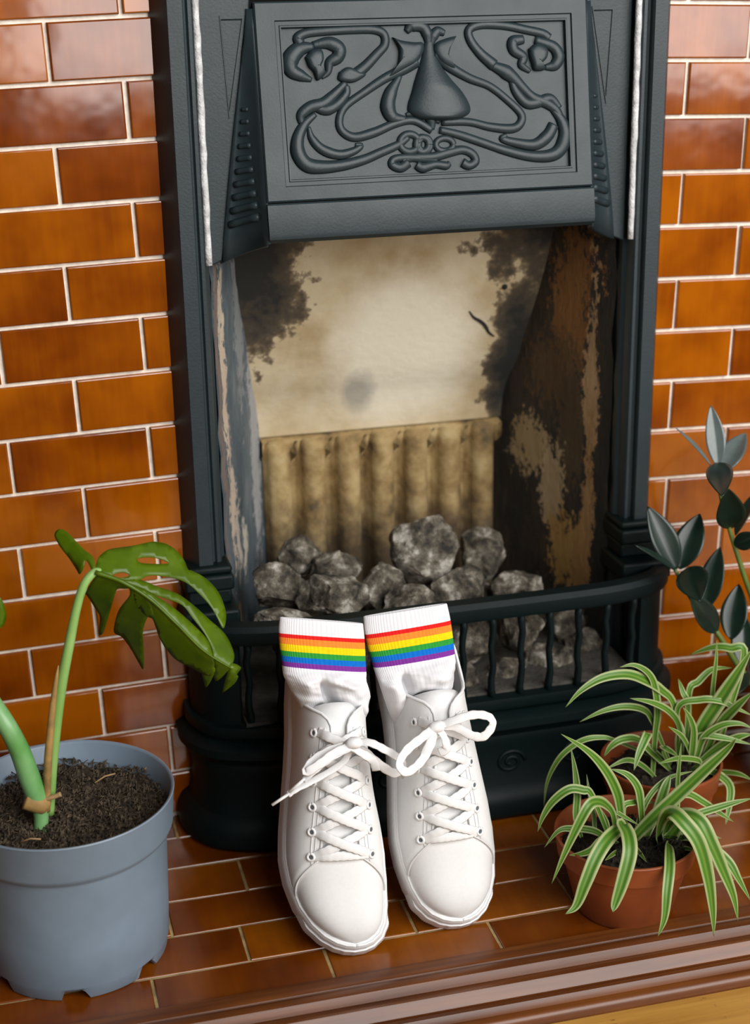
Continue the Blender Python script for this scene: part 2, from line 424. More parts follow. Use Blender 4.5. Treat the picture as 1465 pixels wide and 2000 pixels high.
# ================================================================== THE SETTING
PZ, TW = .0531, .13036          # wall tile course height and length
GR = .0038                      # joint width
def tile_mesh(w, h, t, bev=.0013, key={}):
    """glazed tile with rounded (pillowed) edges, front towards -Y, centred"""
    k = (round(w, 4), round(h, 4), round(t, 4))
    if k in key: return key[k]
    loops = []
    for ins, y in ((0, 0), (0, -t+bev), (bev*.35, -t+bev*.35), (bev*1.1, -t)):
        a, c = w/2-ins, h/2-ins
        loops.append([Vector((-a, y, -c)), Vector((a, y, -c)), Vector((a, y, c)), Vector((-a, y, c))])
    V, Fc = loft(loops, True, True, True)
    me = bpy.data.meshes.new('tile'); me.from_pydata([tuple(p) for p in V], [], Fc); me.update()
    bm = bmesh.new(); bm.from_mesh(me); bmesh.ops.recalc_face_normals(bm, faces=bm.faces); bm.to_mesh(me); bm.free()
    key[k] = me; return me

def tiled_wall(name, x0, x1, jx, jz, slope, odd_first, label_mat, top=17):
    """wall slab faced with running-bond glazed tiles; jx joint x on the reference courses, jz height of line 0"""
    zt = 1.15
    V, Fc = box(x0-.02 if x0 < -.1 else x0, x1, .0, .10, -.03, zt)
    wall = mk(name, V, Fc, M['grout'], None, False); tag(wall, kind='structure')
    n = 0
    for k in range(-8, 17):
        shift = (0 if (k % 2 == 0) else .5) if odd_first else (.5 if (k % 2 == 0) else 0)
        j = jx + shift*TW - 12*TW
        while j < x1+TW:
            a, b_ = max(j, x0), min(j+TW, x1); j += TW
            if b_-a < .012: continue
            xm = (a+b_)/2
            z1 = jz - k*PZ + slope*(xm-jx); z0 = z1-PZ
            if z1 < .012 or z0 > zt-.01: continue
            z0c = max(z0, .004)
            wv, hv = (b_-a)-GR, (z1-z0c)-GR
            me = tile_mesh(wv, hv, .0045)
            o = link('tile', me, M['tile'], wall)
            o.location = (xm+random.uniform(-.0004, .0004), random.uniform(-.0006, .0004), (z1+z0c)/2)
            o.rotation_euler = (random.gauss(0, .010), -slope, random.gauss(0, .010))
            n += 1
    return wall
wall_l = tiled_wall('wall_left', -1.0, -.016, -.11223, .79456, .02757, True, None)
wall_r = tiled_wall('wall_right', .466, 1.35, .49349, .79633, -.02863, False, None)

# hearth of glazed tiles
FY0, FP = -.1016, .0562
hearth = mk('floor_hearth', *box(-1.0, 1.35, -.318, .02, -.045, -.0015), M['hearth_grout'], None, False); tag(hearth, kind='structure')
rows = [(.02, -.0454, -.05), (-.0454, -.1016, .075), (-.1016, -.158, .002), (-.158, -.214, -.078), (-.214, -.270, -.016), (-.270, -.3175, .051)]
for y1, y0, jx in rows:
    j = jx-.155*8
    while j < 1.35:
        a, b_ = max(j, -1.0), min(j+.155, 1.35); j += .155
        if b_-a < .01: continue
        g = .0026
        me = tile_mesh(b_-a-g, y1-y0-g, .0035, .0012)
        o = link('tile', me, None, hearth)
        if not me.materials: me.materials.append(M['hearth_tile'])
        else:
            o.material_slots[0].link = 'OBJECT'; o.material_slots[0].material = M['hearth_tile']
        o.location = ((a+b_)/2, (y0+y1)/2, -.0035+random.uniform(-.0003, .0003))
        o.rotation_euler = (-math.pi/2+random.gauss(0, .006), random.gauss(0, .006), random.gauss(0, .004))

# moulded wooden kerb around the hearth
prof = [(-.3165, -.030), (-.3165, .001), (-.3185, .0035), (-.330, .0042), (-.3335, .0030), (-.335, .0005), (-.3375, .0020), (-.3400, .0056), (-.3445, .0068), (-.3490, .0052),
        (-.3515, .0010), (-.3530, -.0022), (-.3555, -.0022), (-.3585, -.0004), (-.3635, -.0008), (-.3665, -.0040), (-.3690, -.0085), (-.3705, -.0100), (-.3735, -.0098),
        (-.3765, -.0080), (-.3800, -.0086), (-.3822, -.0118), (-.3835, -.0150), (-.3870, -.0150), (-.3900, -.0160), (-.3925, -.0190), (-.3935, -.0250), (-.3935, -.030)]
loops = [[Vector((x, y, z)) for y, z in prof] for x in (-1.1, -.2, .1, .4, .7, 1.45)]
trim = mk('trim_1', *loft(loops, True, True, True), M['trim_wood'], None, True, auto=38); tag(trim, kind='structure')

# pine floor boards
fl = mk('floor', *box(-1.2, 1.6, -1.6, -.30, -.075, -.046), M['soot'], None, False); tag(fl, kind='structure')
y = -.392
for i in range(7):
    b0 = y-.112
    o = mk('plank', *box(-1.2+.13*i % .5, 1.6, b0+.0012, y-.0012, -.046, -.025), M['pine'], fl, False, bevel=.0015)
    y = b0

# ================================================================== FIREPLACE
XC = .225
fp = empty('cast_iron_fireplace', (XC, 0, 0))
tag(fp, 'antique black cast-iron fireplace with a floral relief hood and barred grate', 'fireplace')
def mirror(v): return [Vector((2*XC-p[0], p[1], p[2])) for p in v]
def flip(fs): return [tuple(reversed(f)) for f in fs]
# jambs
jp = [(-.0225, .02), (-.0225, -.004), (-.0105, -.027), (-.0095, -.0285), (.0035, -.0285), (.0045, -.0270), (.0052, -.0210), (.0072, -.0200), (.0090, -.0225), (.0120, -.0225), (.0140, -.0195), (.0150, -.0100), (.0185, -.0060), (.0195, .030), (-.0225, .030)]
for s in (0, 1):
    loops = [[Vector((x, yy, z)) for x, yy in jp] for z in (.002, 1.15)]
    V, Fc = loft(loops, True, True, True)
    if s: V = mirror(V); Fc = flip(Fc)
    mk('jamb', V, Fc, M['iron'], fp, True, auto=32)
    # stepped foot of the jamb
    mb = MB()
    mb.add(box(-.0265, .0225, -.040, .02, .262, .278)); 
    foot = mb
    foot.add(box(-.0245, .0215, -.036, .02, .278, .286)); foot.add(box(-.0235, .0205, -.034, .02, .246, .262)); foot.add(box(-.0300, .0250, -.052, .02, .226, .246))
    V, Fc = foot.v, foot.f
    if s: V = mirror(V); Fc = flip(Fc)
    mk('jamb_foot', V, Fc, M['iron_dark'], fp, True, bevel=.003, auto=32)
    # pale cement line between jamb and cheek plate
    pts = [(.0165+random.uniform(-.0003, .0003), -.0195+random.uniform(-.0004, .0004), .577+i*.0125) for i in range(46)]
    V, Fc = tube(pts, [.0033+random.uniform(-.0004, .0004) for _ in pts], 8)
    if s: V = mirror(V); Fc = flip(Fc)
    mk('sealant_strip', V, Fc, M['seal'], fp)
    # plate beside the hood
    pl = [(.0185, .5735), (.034, .580), (.052, .588), (.066, .598), (.066, 1.15), (.0185, 1.15)]
    V, Fc = loft([[Vector((x, yy, z)) for x, z in pl] for yy in (.004, -.010)], True, True, True)
    if s: V = mirror(V); Fc = flip(Fc)
    mk('cheek_plate', V, Fc, M['iron'], fp, True, bevel=.0015, auto=32)
    # inscribed triangle
    tri = [Vector((.0385, 0, .795)), Vector((.0600, 0, .795)), Vector((.0430, 0, .706))]
    cen = sum(tri, Vector())/3
    loops = [[Vector((p.x, -.0095, p.z)) for p in tri], [Vector((p.x, -.0112, p.z)) for p in tri],
             [cen+(p-cen)*.90+Vector((0, -.0112, 0)) for p in tri], [cen+(p-cen)*.84+Vector((0, -.0098, 0)) for p in tri]]
    V, Fc = loft(loops, True, False, True)
    if s: V = mirror(V); Fc = flip(Fc)
    mk('triangle_inlay', V, Fc, M['iron'], fp, False)
# hood panel, leaning out towards its lower edge
HT, HB = (.806, -.016), (.602, -.052)
def hood_y(z): return HT[1]+(HT[0]-z)/(HT[0]-HB[0])*(HB[1]-HT[1])
HN = Vector((0, -(HT[0]-HB[0]), HT[1]-HB[1])).normalized()      # out of the panel
def hp(x, z, d=0.0): return Vector((x, hood_y(z), z)) + HN*d
x0, x1 = .0680, .3820; zb, zt_ = .6345, .806
fx0, fx1, fz0, fz1 = .0860, .3665, .6475, .790
def rect(ins, d): return [hp(fx0+ins, fz0+ins, d), hp(fx1-ins, fz0+ins, d), hp(fx1-ins, fz1-ins, d), hp(fx0+ins, fz1-ins, d)]
loops = [[hp(x0, zb, -.030), hp(x1, zb, -.030), hp(x1, zt_, -.012), hp(x0, zt_, -.012)],
         [hp(x0, zb, -.0015), hp(x1, zb, -.0015), hp(x1, zt_, -.0015), hp(x0, zt_, -.0015)],
         [hp(x0+.0015, zb+.0015, 0), hp(x1-.0015, zb+.0015, 0), hp(x1-.0015, zt_-.0015, 0), hp(x0+.0015, zt_-.0015, 0)],
         rect(0, 0), rect(.0008, -.0020), rect(.0040, -.0022), rect(.0046, -.0012), rect(.0058, -.0014), rect(.0066, -.0062)]
mk('hood_panel', *loft(loops, True, True, True), M['iron'], fp, True, auto=25)
# lip under the panel
lz = [(.6335, .0), (.632, .0016), (.606, .0016), (.602, .0), (.599, -.006), (.600, -.012), (.6335, -.012)]
loops = [[hp(x, z, d) for z, d in lz] for x in (x0, x1)]
mk('hood_lip', *loft(loops, True, True, True), M['iron'], fp, True, auto=25)
# flaring wings with ladder ornament
NW = 12
for s in (0, 1):
    loops = []
    for i in range(NW+1):
        t = i/NW; z = .800-(.800-.598)*t
        xo = .0655+(.0300-.0655)*t**.9
        zo = z-.020*t**3
        inner = Vector((x0+.001, hood_y(z)+.004, z)); outer = Vector((xo, -.011, zo)); ctrl = Vector((x0-.008-.006*t, -.011, (z+zo)/2))
        row = [(1-q)**2*outer+2*q*(1-q)*ctrl+q*q*inner for q in [k/8 for k in range(9)]]
        loops.append(row)
    # turn the lower edge back under
    loops.append([p+Vector((0, .012, -.003)) for p in loops[-1]])
    V, Fc = loft(loops, False)
    Vm, Fm = (mirror(V), flip(Fc)) if s else (V, Fc)
    wing = mk('hood_wing', Vm, Fm, M['iron'], fp, True)
    mod = wing.modifiers.new('solid', 'SOLIDIFY'); mod.thickness = .003; mod.offset = 0
    for r in range(10):
        t = .42+.455*r/9; i = t*NW; a = int(i); fr = i-a
        row = [loops[a][k].lerp(loops[a+1][k], fr) for k in range(9)]
        hw = .12+.22*r/9
        pts = []
        for q in range(5):
            u = (.47-hw+2*hw*q/4)*8; k = max(0, min(7, int(u))); pts.append(row[k].lerp(row[k+1], u-k)+Vector((-.0010, -.0012, 0)))
        Vr, Fr = tube(pts, .0036-.0004*(9-r)*.5, 8)
        if s: Vr = mirror(Vr); Fr = flip(Fr)
        mk('ladder_rung', Vr, Fr, M['iron'], wing)
# soffit behind the hood and top plate
mk('throat_plate', *box(.02, .43, .002, .012, .60, 1.15), M['soot'], fp, False)
mk('frieze', *box(.0665, .3835, -.012, .004, .8085, 1.15), M['iron'], fp, False, bevel=.002)

# relief ornament, traced on the plane of the panel field
FP0 = hp(XC, .72, -.0062)
Z1 = lambda p: (280+p[0]/2.4417, p[1]/2.4417)
Z2 = lambda p: (780+p[0]/2.4417, p[1]/2.4417)
def on_panel(p, zf): u, v = zf(p); return at_plane(u, v, FP0, HN)
orn = []
def stem(name, zf, pts, r, flat=.75, seg=10, parent=fp):
    P3 = [on_panel(p, zf)+HN*.0008 for p in pts]
    C = catmull([(*p,) for p in P3], 7); n = len(C)
    if not isinstance(r, (list, tuple)): r = [r]
    R_ = [interp(i/(n-1), [(k/max(1, len(r)-1), rr) for k, rr in enumerate(r)])*.000205 for i in range(n)]
    return mk(name, *tube([Vector(c) for c in C], R_, seg, flat, HN), M['iron'], parent)
def relief(name, zf, poly, h, parent=fp, cen=None):
    """pillow-shaped raised blade from a traced outline"""
    C = catmull(list(poly)+[poly[0]], 5)[:-1]
    P3 = [on_panel(p, zf) for p in C]
    c = on_panel(cen, zf) if cen else sum(P3, Vector())/len(P3)
    loops = []
    for ins, d in ((0, -.001), (.02, h*.45), (.10, h*.75), (.28, h*.93), (.55, h), (.8, h)):
        loops.append([p.lerp(c, ins)+HN*d for p in P3])
    return mk(name, *loft(loops, True, False, True), M['iron'], parent)
stem('whiplash_stem', Z1, [(748, 208), (735, 182), (772, 160), (850, 150), (1000, 141), (1100, 142), (1146, 165), (1150, 215), (1112, 260), (1060, 315), (1015, 352)], [24, 20, 20, 20, 26])
relief('seed_pod', Z1, [(930, 345), (975, 320), (1040, 345), (1060, 360), (1010, 392), (960, 395), (925, 380)], .0055)
stem('twisted_stem', Z1, [(965, 395), (905, 455), (855, 495), (795, 512), (752, 548), (752, 588)], [16, 24, 28, 24, 14])
stem('twisted_stem', Z1, [(968, 410), (965, 450), (915, 505), (860, 525), (800, 500)], [16, 20, 26, 16])
stem('whiplash_stem', Z1, [(820, 545), (770, 590), (737, 660), (738, 730), (778, 785), (850, 797), (950, 788), (1050, 762), (1130, 728), (1215, 690), (1262, 655)], [12, 24, 34, 34, 26, 22, 20, 14])
stem('tendril', Z1, [(788, 605), (803, 660), (852, 712), (930, 738), (1000, 722), (1038, 695), (1010, 690)], [8, 20, 24, 20, 14, 8])
stem('whiplash_stem', Z1, [(1300, 290), (1240, 330), (1150, 375), (1050, 442), (965, 505), (935, 565), (945, 622), (1005, 655), (1100, 632), (1200, 590), (1290, 576), (1375, 622)], [30, 22, 18, 18, 20, 22, 18, 18])
relief('leaf_blade', Z1, [(1185, 178), (1225, 193), (1285, 202), (1330, 205), (1333, 245), (1300, 300), (1240, 335), (1165, 372), (1205, 320), (1215, 270), (1212, 228)], .007)
stem('tulip_petal', Z1, [(810, 222), (742, 236), (700, 285), (706, 335), (752, 362), (802, 382)], [16, 34, 40, 34, 26, 10])
stem('tulip_petal', Z1, [(805, 217), (880, 206), (930, 230), (926, 272), (888, 300), (880, 345), (850, 372)], [16, 30, 32, 26, 16, 8])
relief('tulip_bud', Z1, [(768, 275), (800, 238), (845, 235), (858, 280), (843, 325), (868, 352), (828, 386), (808, 345), (785, 320)], .0075)
stem('vase_petal', Z1, [(1225, 360), (1180, 440), (1165, 510), (1190, 560), (1250, 570)], [10, 30, 36, 30, 14])
# vase-shaped bud in the middle
vr = [(150, 138, 14), (200, 140, 22), (260, 141, 34), (320, 147, 56), (380, 160, 88), (440, 178, 122), (500, 186, 148), (540, 188, 146), (566, 188, 100), (578, 188, 30)]
vr = catmull(vr, 4); loops = []
for yy, cx, hw in vr:
    row = []
    for k in range(17):
        a = math.pi*k/16; p = on_panel((cx-hw*math.cos(a), yy), Z2)
        row.append(p+HN*(-.001+.0125*min(1, hw/110)**.7*math.sin(a)**.8 + .0))
    loops.append(row)
mk('vase_bud', *loft(loops, False), M['iron'], fp)
relief('leaf_blade', Z2, [(268, 172), (232, 180), (180, 200), (160, 225), (165, 262), (195, 300), (235, 325), (262, 330), (232, 285), (240, 225)], .007)
stem('crown_curl', Z2, [(32, 152), (58, 125), (108, 128), (132, 165), (138, 215)], [14, 26, 26, 26, 14])
stem('crown_curl', Z2, [(214, 158), (182, 150), (160, 175), (150, 215)], [14, 22, 24, 12])
stem('base_curl', Z2, [(30, 548), (70, 540), (125, 545), (150, 575), (155, 620)], [8, 18, 24, 24, 12])
stem('base_curl', Z2, [(270, 548), (230, 540), (195, 548), (175, 585)], [8, 16, 22, 14])
for c, rx, ry in (((1268, 682), 45, 42), ((1330, 690), 30, 34)):
    stem('knot_ring', Z1, [(c[0]+rx*math.cos(a), c[1]+ry*math.sin(a)) for a in [math.pi*2*k/12 for k in range(13)]], [17])
for c, rx, ry in (((215, 690), 42, 30), ((120, 690), 28, 34)):
    stem('knot_ring', Z2, [(c[0]+rx*math.cos(a), c[1]+ry*math.sin(a)) for a in [math.pi*2*k/12 for k in range(13)]], [15])
stem('scroll', Z1, [(1262, 775), (1225, 800), (1185, 785), (1195, 760), (1250, 752), (1330, 755), (1400, 760)], [24, 22, 18, 18, 20, 16])
stem('scroll', Z2, [(10, 765), (70, 752), (160, 748), (235, 728), (300, 715), (348, 735), (362, 770), (330, 790), (300, 775)], [16, 20, 22, 20, 20, 20, 22])
stem('scroll', Z2, [(80, 785), (110, 800), (170, 785), (220, 790), (240, 778)], [20, 24, 18, 20, 12])
# right half
stem('whiplash_stem', Z2, [(450, 312), (385, 255), (338, 192), (332, 142), (390, 118), (500, 122), (600, 142), (680, 160), (712, 182)], [28, 22, 20, 20, 20, 20, 22])
stem('twisted_stem', Z2, [(440, 312), (500, 340), (545, 375), (592, 425), (640, 468), (700, 492), (750, 530), (772, 585)], [20, 34, 26, 22, 26, 22, 18])
stem('twisted_stem', Z2, [(532, 375), (552, 432), (602, 490), (655, 490), (718, 470), (764, 515)], [14, 22, 26, 24, 14])
stem('whiplash_stem', Z2, [(722, 512), (770, 572), (788, 640), (768, 708), (718, 742), (620, 744), (500, 716), (400, 682), (280, 642), (190, 620)], [14, 28, 34, 30, 24, 20, 20, 16])
stem('tendril', Z2, [(735, 595), (705, 648), (645, 690), (560, 682), (490, 662), (510, 645)], [26, 30, 24, 18, 10])
stem('whiplash_stem', Z2, [(172, 252), (230, 312), (330, 372), (430, 412), (520, 482), (580, 545), (574, 592), (530, 614), (430, 605), (330, 582), (200, 582)], [30, 22, 18, 18, 20, 22, 18, 18])
stem('tulip_petal', Z2, [(590, 188), (542, 200), (546, 240), (590, 272), (582, 310), (622, 342)], [20, 28, 26, 22, 20, 10])
stem('tulip_petal', Z2, [(645, 190), (730, 222), (758, 270), (738, 312), (692, 322)], [18, 26, 30, 26, 12])
relief('tulip_bud', Z2, [(612, 235), (650, 208), (700, 232), (700, 275), (672, 310), (690, 335), (640, 338), (625, 300), (615, 268)], .0075)

# firebox
BP = [(.13, .162), (.3535, .160), (.43, .134), (.52, .102), (.575, .085), (.66, .058)]   # fireback profile
def hw_at(yv): return .206-.425*yv
rows_ = catmull(BP, 5); loops = []
rows_ = [r for r in rows_ if r[0] > .352]
for z, yv in rows_:
    h = hw_at(yv)+.004
    loops.append([Vector((XC-h+2*h*k/24, yv+.0015*fbm((k*.1, z*8, 1)), z)) for k in range(25)])
fb = mk('fireback', *loft(loops, False), M['fireback'], fp, True)
def on_back(u, v):
    y = .10
    for _ in range(12):
        p = at_y(u, v, y); y = smooth_interp(p.z, BP)
    return at_y(u, v, y-.0008)
mk('crack', *tube([on_back(*p) for p in catmull([(917, 608), (926, 620), (938, 627), (948, 636), (956, 650), (966, 657)], 4)], [.0006+.0012*math.sin(math.pi*i/20) for i in range(21)], 6, .5, Vector((0, -1, 0))), M['soot'], fb)
mk('nail_hole', *tube([on_back(986, 560)+Vector((0, -.0008, 0)), on_back(986, 560)+Vector((0, .002, 0))], .0030, 10), M['soot'], fb)
# fluted lower course
loops = []; hwl = .1365; NF = 7; N = NF*12
for i in range(15):
    z = .13+(.350-.13)*i/14; row = []
    for k in range(N+1):
        u = k/N*NF; fr = u-int(u) if k < N else 1.0
        arch = .328+.015*math.sqrt(max(0, 1-(2*fr-1)**2))
        q = min(1, abs(2*fr-1)/.80); d = .024*math.sqrt(max(0, 1-q*q))**.8
        if z > arch: d = .024
        row.append(Vector((XC-hwl+2*hwl*k/N, .174-d, z)))
    loops.append(row)
loops.append([Vector((p.x, .172, .3530)) for p in loops[-1]])
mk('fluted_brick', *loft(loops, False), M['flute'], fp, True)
for s in (0, 1):
    loops = []
    for i in range(23):
        z = .13+(.60-.13)*i/22; row = []
        for k in range(13):
            q = k/12; yv = .004+.17*q; x = XC-hw_at(yv)
            rough_e = .004*fbm((z*20, q*5, 3+s*9))*(1-.6*q)
            row.append(Vector((x+rough_e, yv-.010*(1-q)*abs(fbm((z*14, 2, 5+s))), z)))
        loops.append(row)
    V, Fc = loft(loops, False)
    if s: V = mirror(V); Fc = flip(Fc)
    c = mk('firebox_cheek', V, Fc, M['cheek_r'] if s else M['cheek_l'], fp, True)
    c['label'] = 'rust and soot stained right cheek of the firebox' if s else 'flaking limewashed left cheek of the firebox'
mk('firebox_top', *box(.02, .43, .0, .17, .655, .665), M['soot'], fp, False)
mk('firebox_shell', *box(.012, .438, .186, .194, .05, .67), M['soot'], fp, False)
ash = mk('ash_bed', *box(.02, .43, -.085, .165, .128, .138), M['ash'], fp, False)

# bowed grate
def bow(off=0.0, n=40):
    """plan path of the grate front, left to right, offset outwards"""
    P = []
    base = catmull([(-.026, -.005), (-.025, -.038), (-.006, -.070), (.045, -.088), (.130, -.0915), (.225, -.0915), (.320, -.0915), (.405, -.088), (.456, -.070), (.475, -.038), (.476, -.005)], 8)
    for i, p in enumerate(base):
        a = base[max(0, i-1)]; b_ = base[min(len(base)-1, i+1)]
        t = Vector((b_[0]-a[0], b_[1]-a[1])).normalized(); nrm = Vector((t.y, -t.x))
        P.append((p[0]+nrm.x*off, p[1]+nrm.y*off))
    return P
def band(prof):
    """sweep a (offset, z) profile along the bow"""
    paths = {}
    loops_ = []
    for off, z in prof:
        loops_.append([Vector((x, yv, z)) for x, yv in bow(off)])
    n = len(loops_[0]); tr = [[loops_[j][i] for j in range(len(loops_))] for i in range(n)]
    return loft(tr, True, True, True)
mk('top_rail', *band([(.004, .222), (.006, .226), (.006, .236), (.002, .241), (-.010, .242), (-.014, .238), (-.014, .224), (-.010, .222)]), M['iron_dark'], fp, True, auto=35)
mk('bottom_rail', *band([(.004, .122), (.006, .126), (.005, .134), (-.012, .136), (-.014, .128), (-.012, .122)]), M['iron_dark'], fp, True, auto=35)
mk('grate_base', *band([(.012, .0), (.0175, .006), (.018, .020), (.013, .030), (.005, .036), (.002, .046), (.001, .078), (.004, .086), (.003, .092), (.008, .100), (.014, .104), (.014, .112), (.008, .116), (-.03, .120), (-.03, .0)]), M['iron_dark'], fp, True, auto=35)
path = bow(-.004)
def path_at(x):
    for a, b_ in zip(path, path[1:]):
        if a[0] <= x <= b_[0]: t = (x-a[0])/(b_[0]-a[0]); return (x, a[1]+(b_[1]-a[1])*t)
for k in range(14):
    x = XC+(k-6.5)*.0308; q = path_at(x)
    pts = [(x+.0012*math.sin(j*1.9+k), q[1], .130+.096*j/8) for j in range(9)]
    mk('grate_bar', *tube(pts, [.0042-.0008*math.sin(math.pi*j/8) for j in range(9)], 8, 1.3, Vector((0, -1, 0))), M['iron_dark'], fp)
# solid curved ends of the grate
full = list(zip(bow(-.001), bow(-.011)))
for s in (0, 1):
    seg_ = [q for q in full if q[0][0] < .022] if not s else [q for q in full if q[0][0] > .428]
    loops = [[Vector((*o_, .118)), Vector((*o_, .226)), Vector((*i_, .226)), Vector((*i_, .118))] for o_, i_ in seg_]
    mk('grate_end', *loft(loops, True, True, True), M['iron_dark'], fp, True, auto=35)
# cast scrolls on the ash front
for cx, sg in ((.29, 1), (.16, -1), (.36, 1), (.09, -1)):
    pts = []
    for k in range(40):
        a = k*.28; r = .016*(1-k/46)
        x = cx+sg*r*math.cos(a); q = path_at(x); pts.append((x, q[1]-.0055, .060+r*math.sin(a)*.85))
    mk('cast_scroll', *tube(pts, .0022, 6), M['iron_dark'], fp)
mk('cast_bead', *tube([(p[0], p[1]-.0045, .090) for p in bow(-.004)], .0022, 6), M['iron_dark'], fp)

# ================================================================== STONES
def rock(px, w, h, yv, seed, label, dep=.8, z=None):
    c = at_y(px[0], px[1], yv); s = px_m(c)
    bm = bmesh.new(); bmesh.ops.create_icosphere(bm, subdivisions=4, radius=1)
    rnd = random.Random(seed)
    planes = [(Vector((rnd.gauss(0, 1), rnd.gauss(0, 1), rnd.gauss(0, 1))).normalized(), rnd.uniform(.60, .88)) for _ in range(12)]
    for v in bm.verts:
        p = v.co.copy()
        for n_, d_ in planes:
            k = p.dot(n_)-d_
            if k > 0: p -= n_*k*.97
        p += v.co*(.11*fbm(v.co*1.5+Vector((seed, 0, 0)))+.05*fbm(v.co*6+Vector((0, seed, 0))))
        v.co = p
    xs = [v.co.x for v in bm.verts]; zs = [v.co.z for v in bm.verts]
    sx = w*s/(max(xs)-min(xs)); sz = h*s/(max(zs)-min(zs))*1.1
    for v in bm.verts: v.co = Vector((v.co.x*sx, v.co.y*(sx+sz)/2*dep, v.co.z*sz))
    me = bpy.data.meshes.new('stone'); bm.to_mesh(me); bm.free()
    me.polygons.foreach_set('use_smooth', [True]*len(me.polygons)); me.set_sharp_from_angle(angle=math.radians(24))
    o = link('stone', me, M['rock']); o.location = c
    tag(o, label, 'stone', 'coal-like stones in the grate'); return o
rock((830, 1074), 132, 138, .030, 3, 'largest upright grey stone crowning the pile in the grate')
rock((945, 1078), 98, 96, .085, 5, 'rounded pale grey stone behind the tall one, right of the fluted brick centre')
rock((650, 1168), 145, 98, -.035, 8, 'rounded grey stone just above the left sock')
rock((543, 1148), 118, 100, .005, 12, 'light-topped stone at the far left of the pile')
rock((592, 1088), 92, 78, .085, 15, 'dark stone at the back left against the fluted brick')
rock((657, 1112), 104, 70, .055, 19, 'flat brown-grey stone behind the stone over the left sock')
rock((745, 1160), 106, 112, .000, 23, 'upright grey stone above the gap between the two socks')
rock((900, 1150), 116, 88, -.012, 27, 'brownish rounded stone just above the right end of the right sock')
rock((1010, 1150), 108, 66, .010, 31, 'pale low stone behind the rail right of the socks')
rock((550, 1214), 116, 50, -.045, 35, 'flat pale stone low behind the rail left of the left sock')
rock((922, 1250), 100, 90, -.045, 39, 'tan stone low behind the bars beside the right sock')
rock((1012, 1225), 90, 95, -.025, 43, 'grey stone low behind the third and fourth bars')
rock((800, 1190), 120, 90, -.040, 47, 'dark stone low in the grate behind the right sock')
rock((700, 1260), 150, 110, -.040, 51, 'stone at the bottom of the grate behind the left sock')
rock((600, 1275), 130, 110, -.030, 55, 'stone at the bottom left of the grate')
rock((905, 1325), 70, 50, -.055, 59, 'small pebble of ash-grey stone low behind the first visible bar')
rock((1100, 1215), 80, 85, .020, 63, 'dim brown stone low at the right end of the grate')
rock((985, 1310), 90, 55, -.045, 83, 'ash-covered pebble at the bottom of the bars, left of the grate centre bars')
rock((1072, 1290), 95, 70, -.030, 87, 'pale lump lying low behind the fifth bar from the right shoe')
rock((1135, 1262), 80, 66, -.005, 91, 'lump in the shadow at the right corner of the grate bottom')
rock((760, 1200), 130, 100, .050, 67, 'stone buried at the back middle of the pile')
rock((930, 1175), 110, 90, .050, 71, 'stone buried at the back right of the pile')
rock((605, 1185), 120, 100, .055, 75, 'stone buried at the back left of the pile')

# ================================================================== SNEAKERS
LAT = [(0, 0), (.004, .009), (.015, .0175), (.04, .0275), (.08, .0365), (.14, .0445), (.22, .0495), (.30, .0515), (.38, .0505), (.5, .0465), (.6, .0430), (.7, .0405), (.8, .0395), (.88, .0375), (.94, .0320), (.975, .0235), (.992, .0140), (1, 0)]
MED = [(0, 0), (.004, .010), (.015, .0190), (.04, .0290), (.08, .0370), (.14, .0425), (.22, .0460), (.30, .0470), (.38, .0450), (.5, .0400), (.6, .0370), (.7, .0360), (.8, .0370), (.88, .0360), (.94, .0310), (.975, .0230), (.992, .0135), (1, 0)]
HGT = [(0, .0275), (.02, .035), (.05, .043), (.1, .050), (.2, .058), (.3, .068), (.4, .079), (.5, .090), (.6, .100), (.69, .106), (.78, .112), (1, .114)]
TOP = [(.28, 70), (.45, 76), (.6, 80), (.655, 82), (.675, 80), (.70, 73), (.725, 54), (.75, 37), (.775, 28), (.82, 24), (.90, 23), (1.0, 25)]
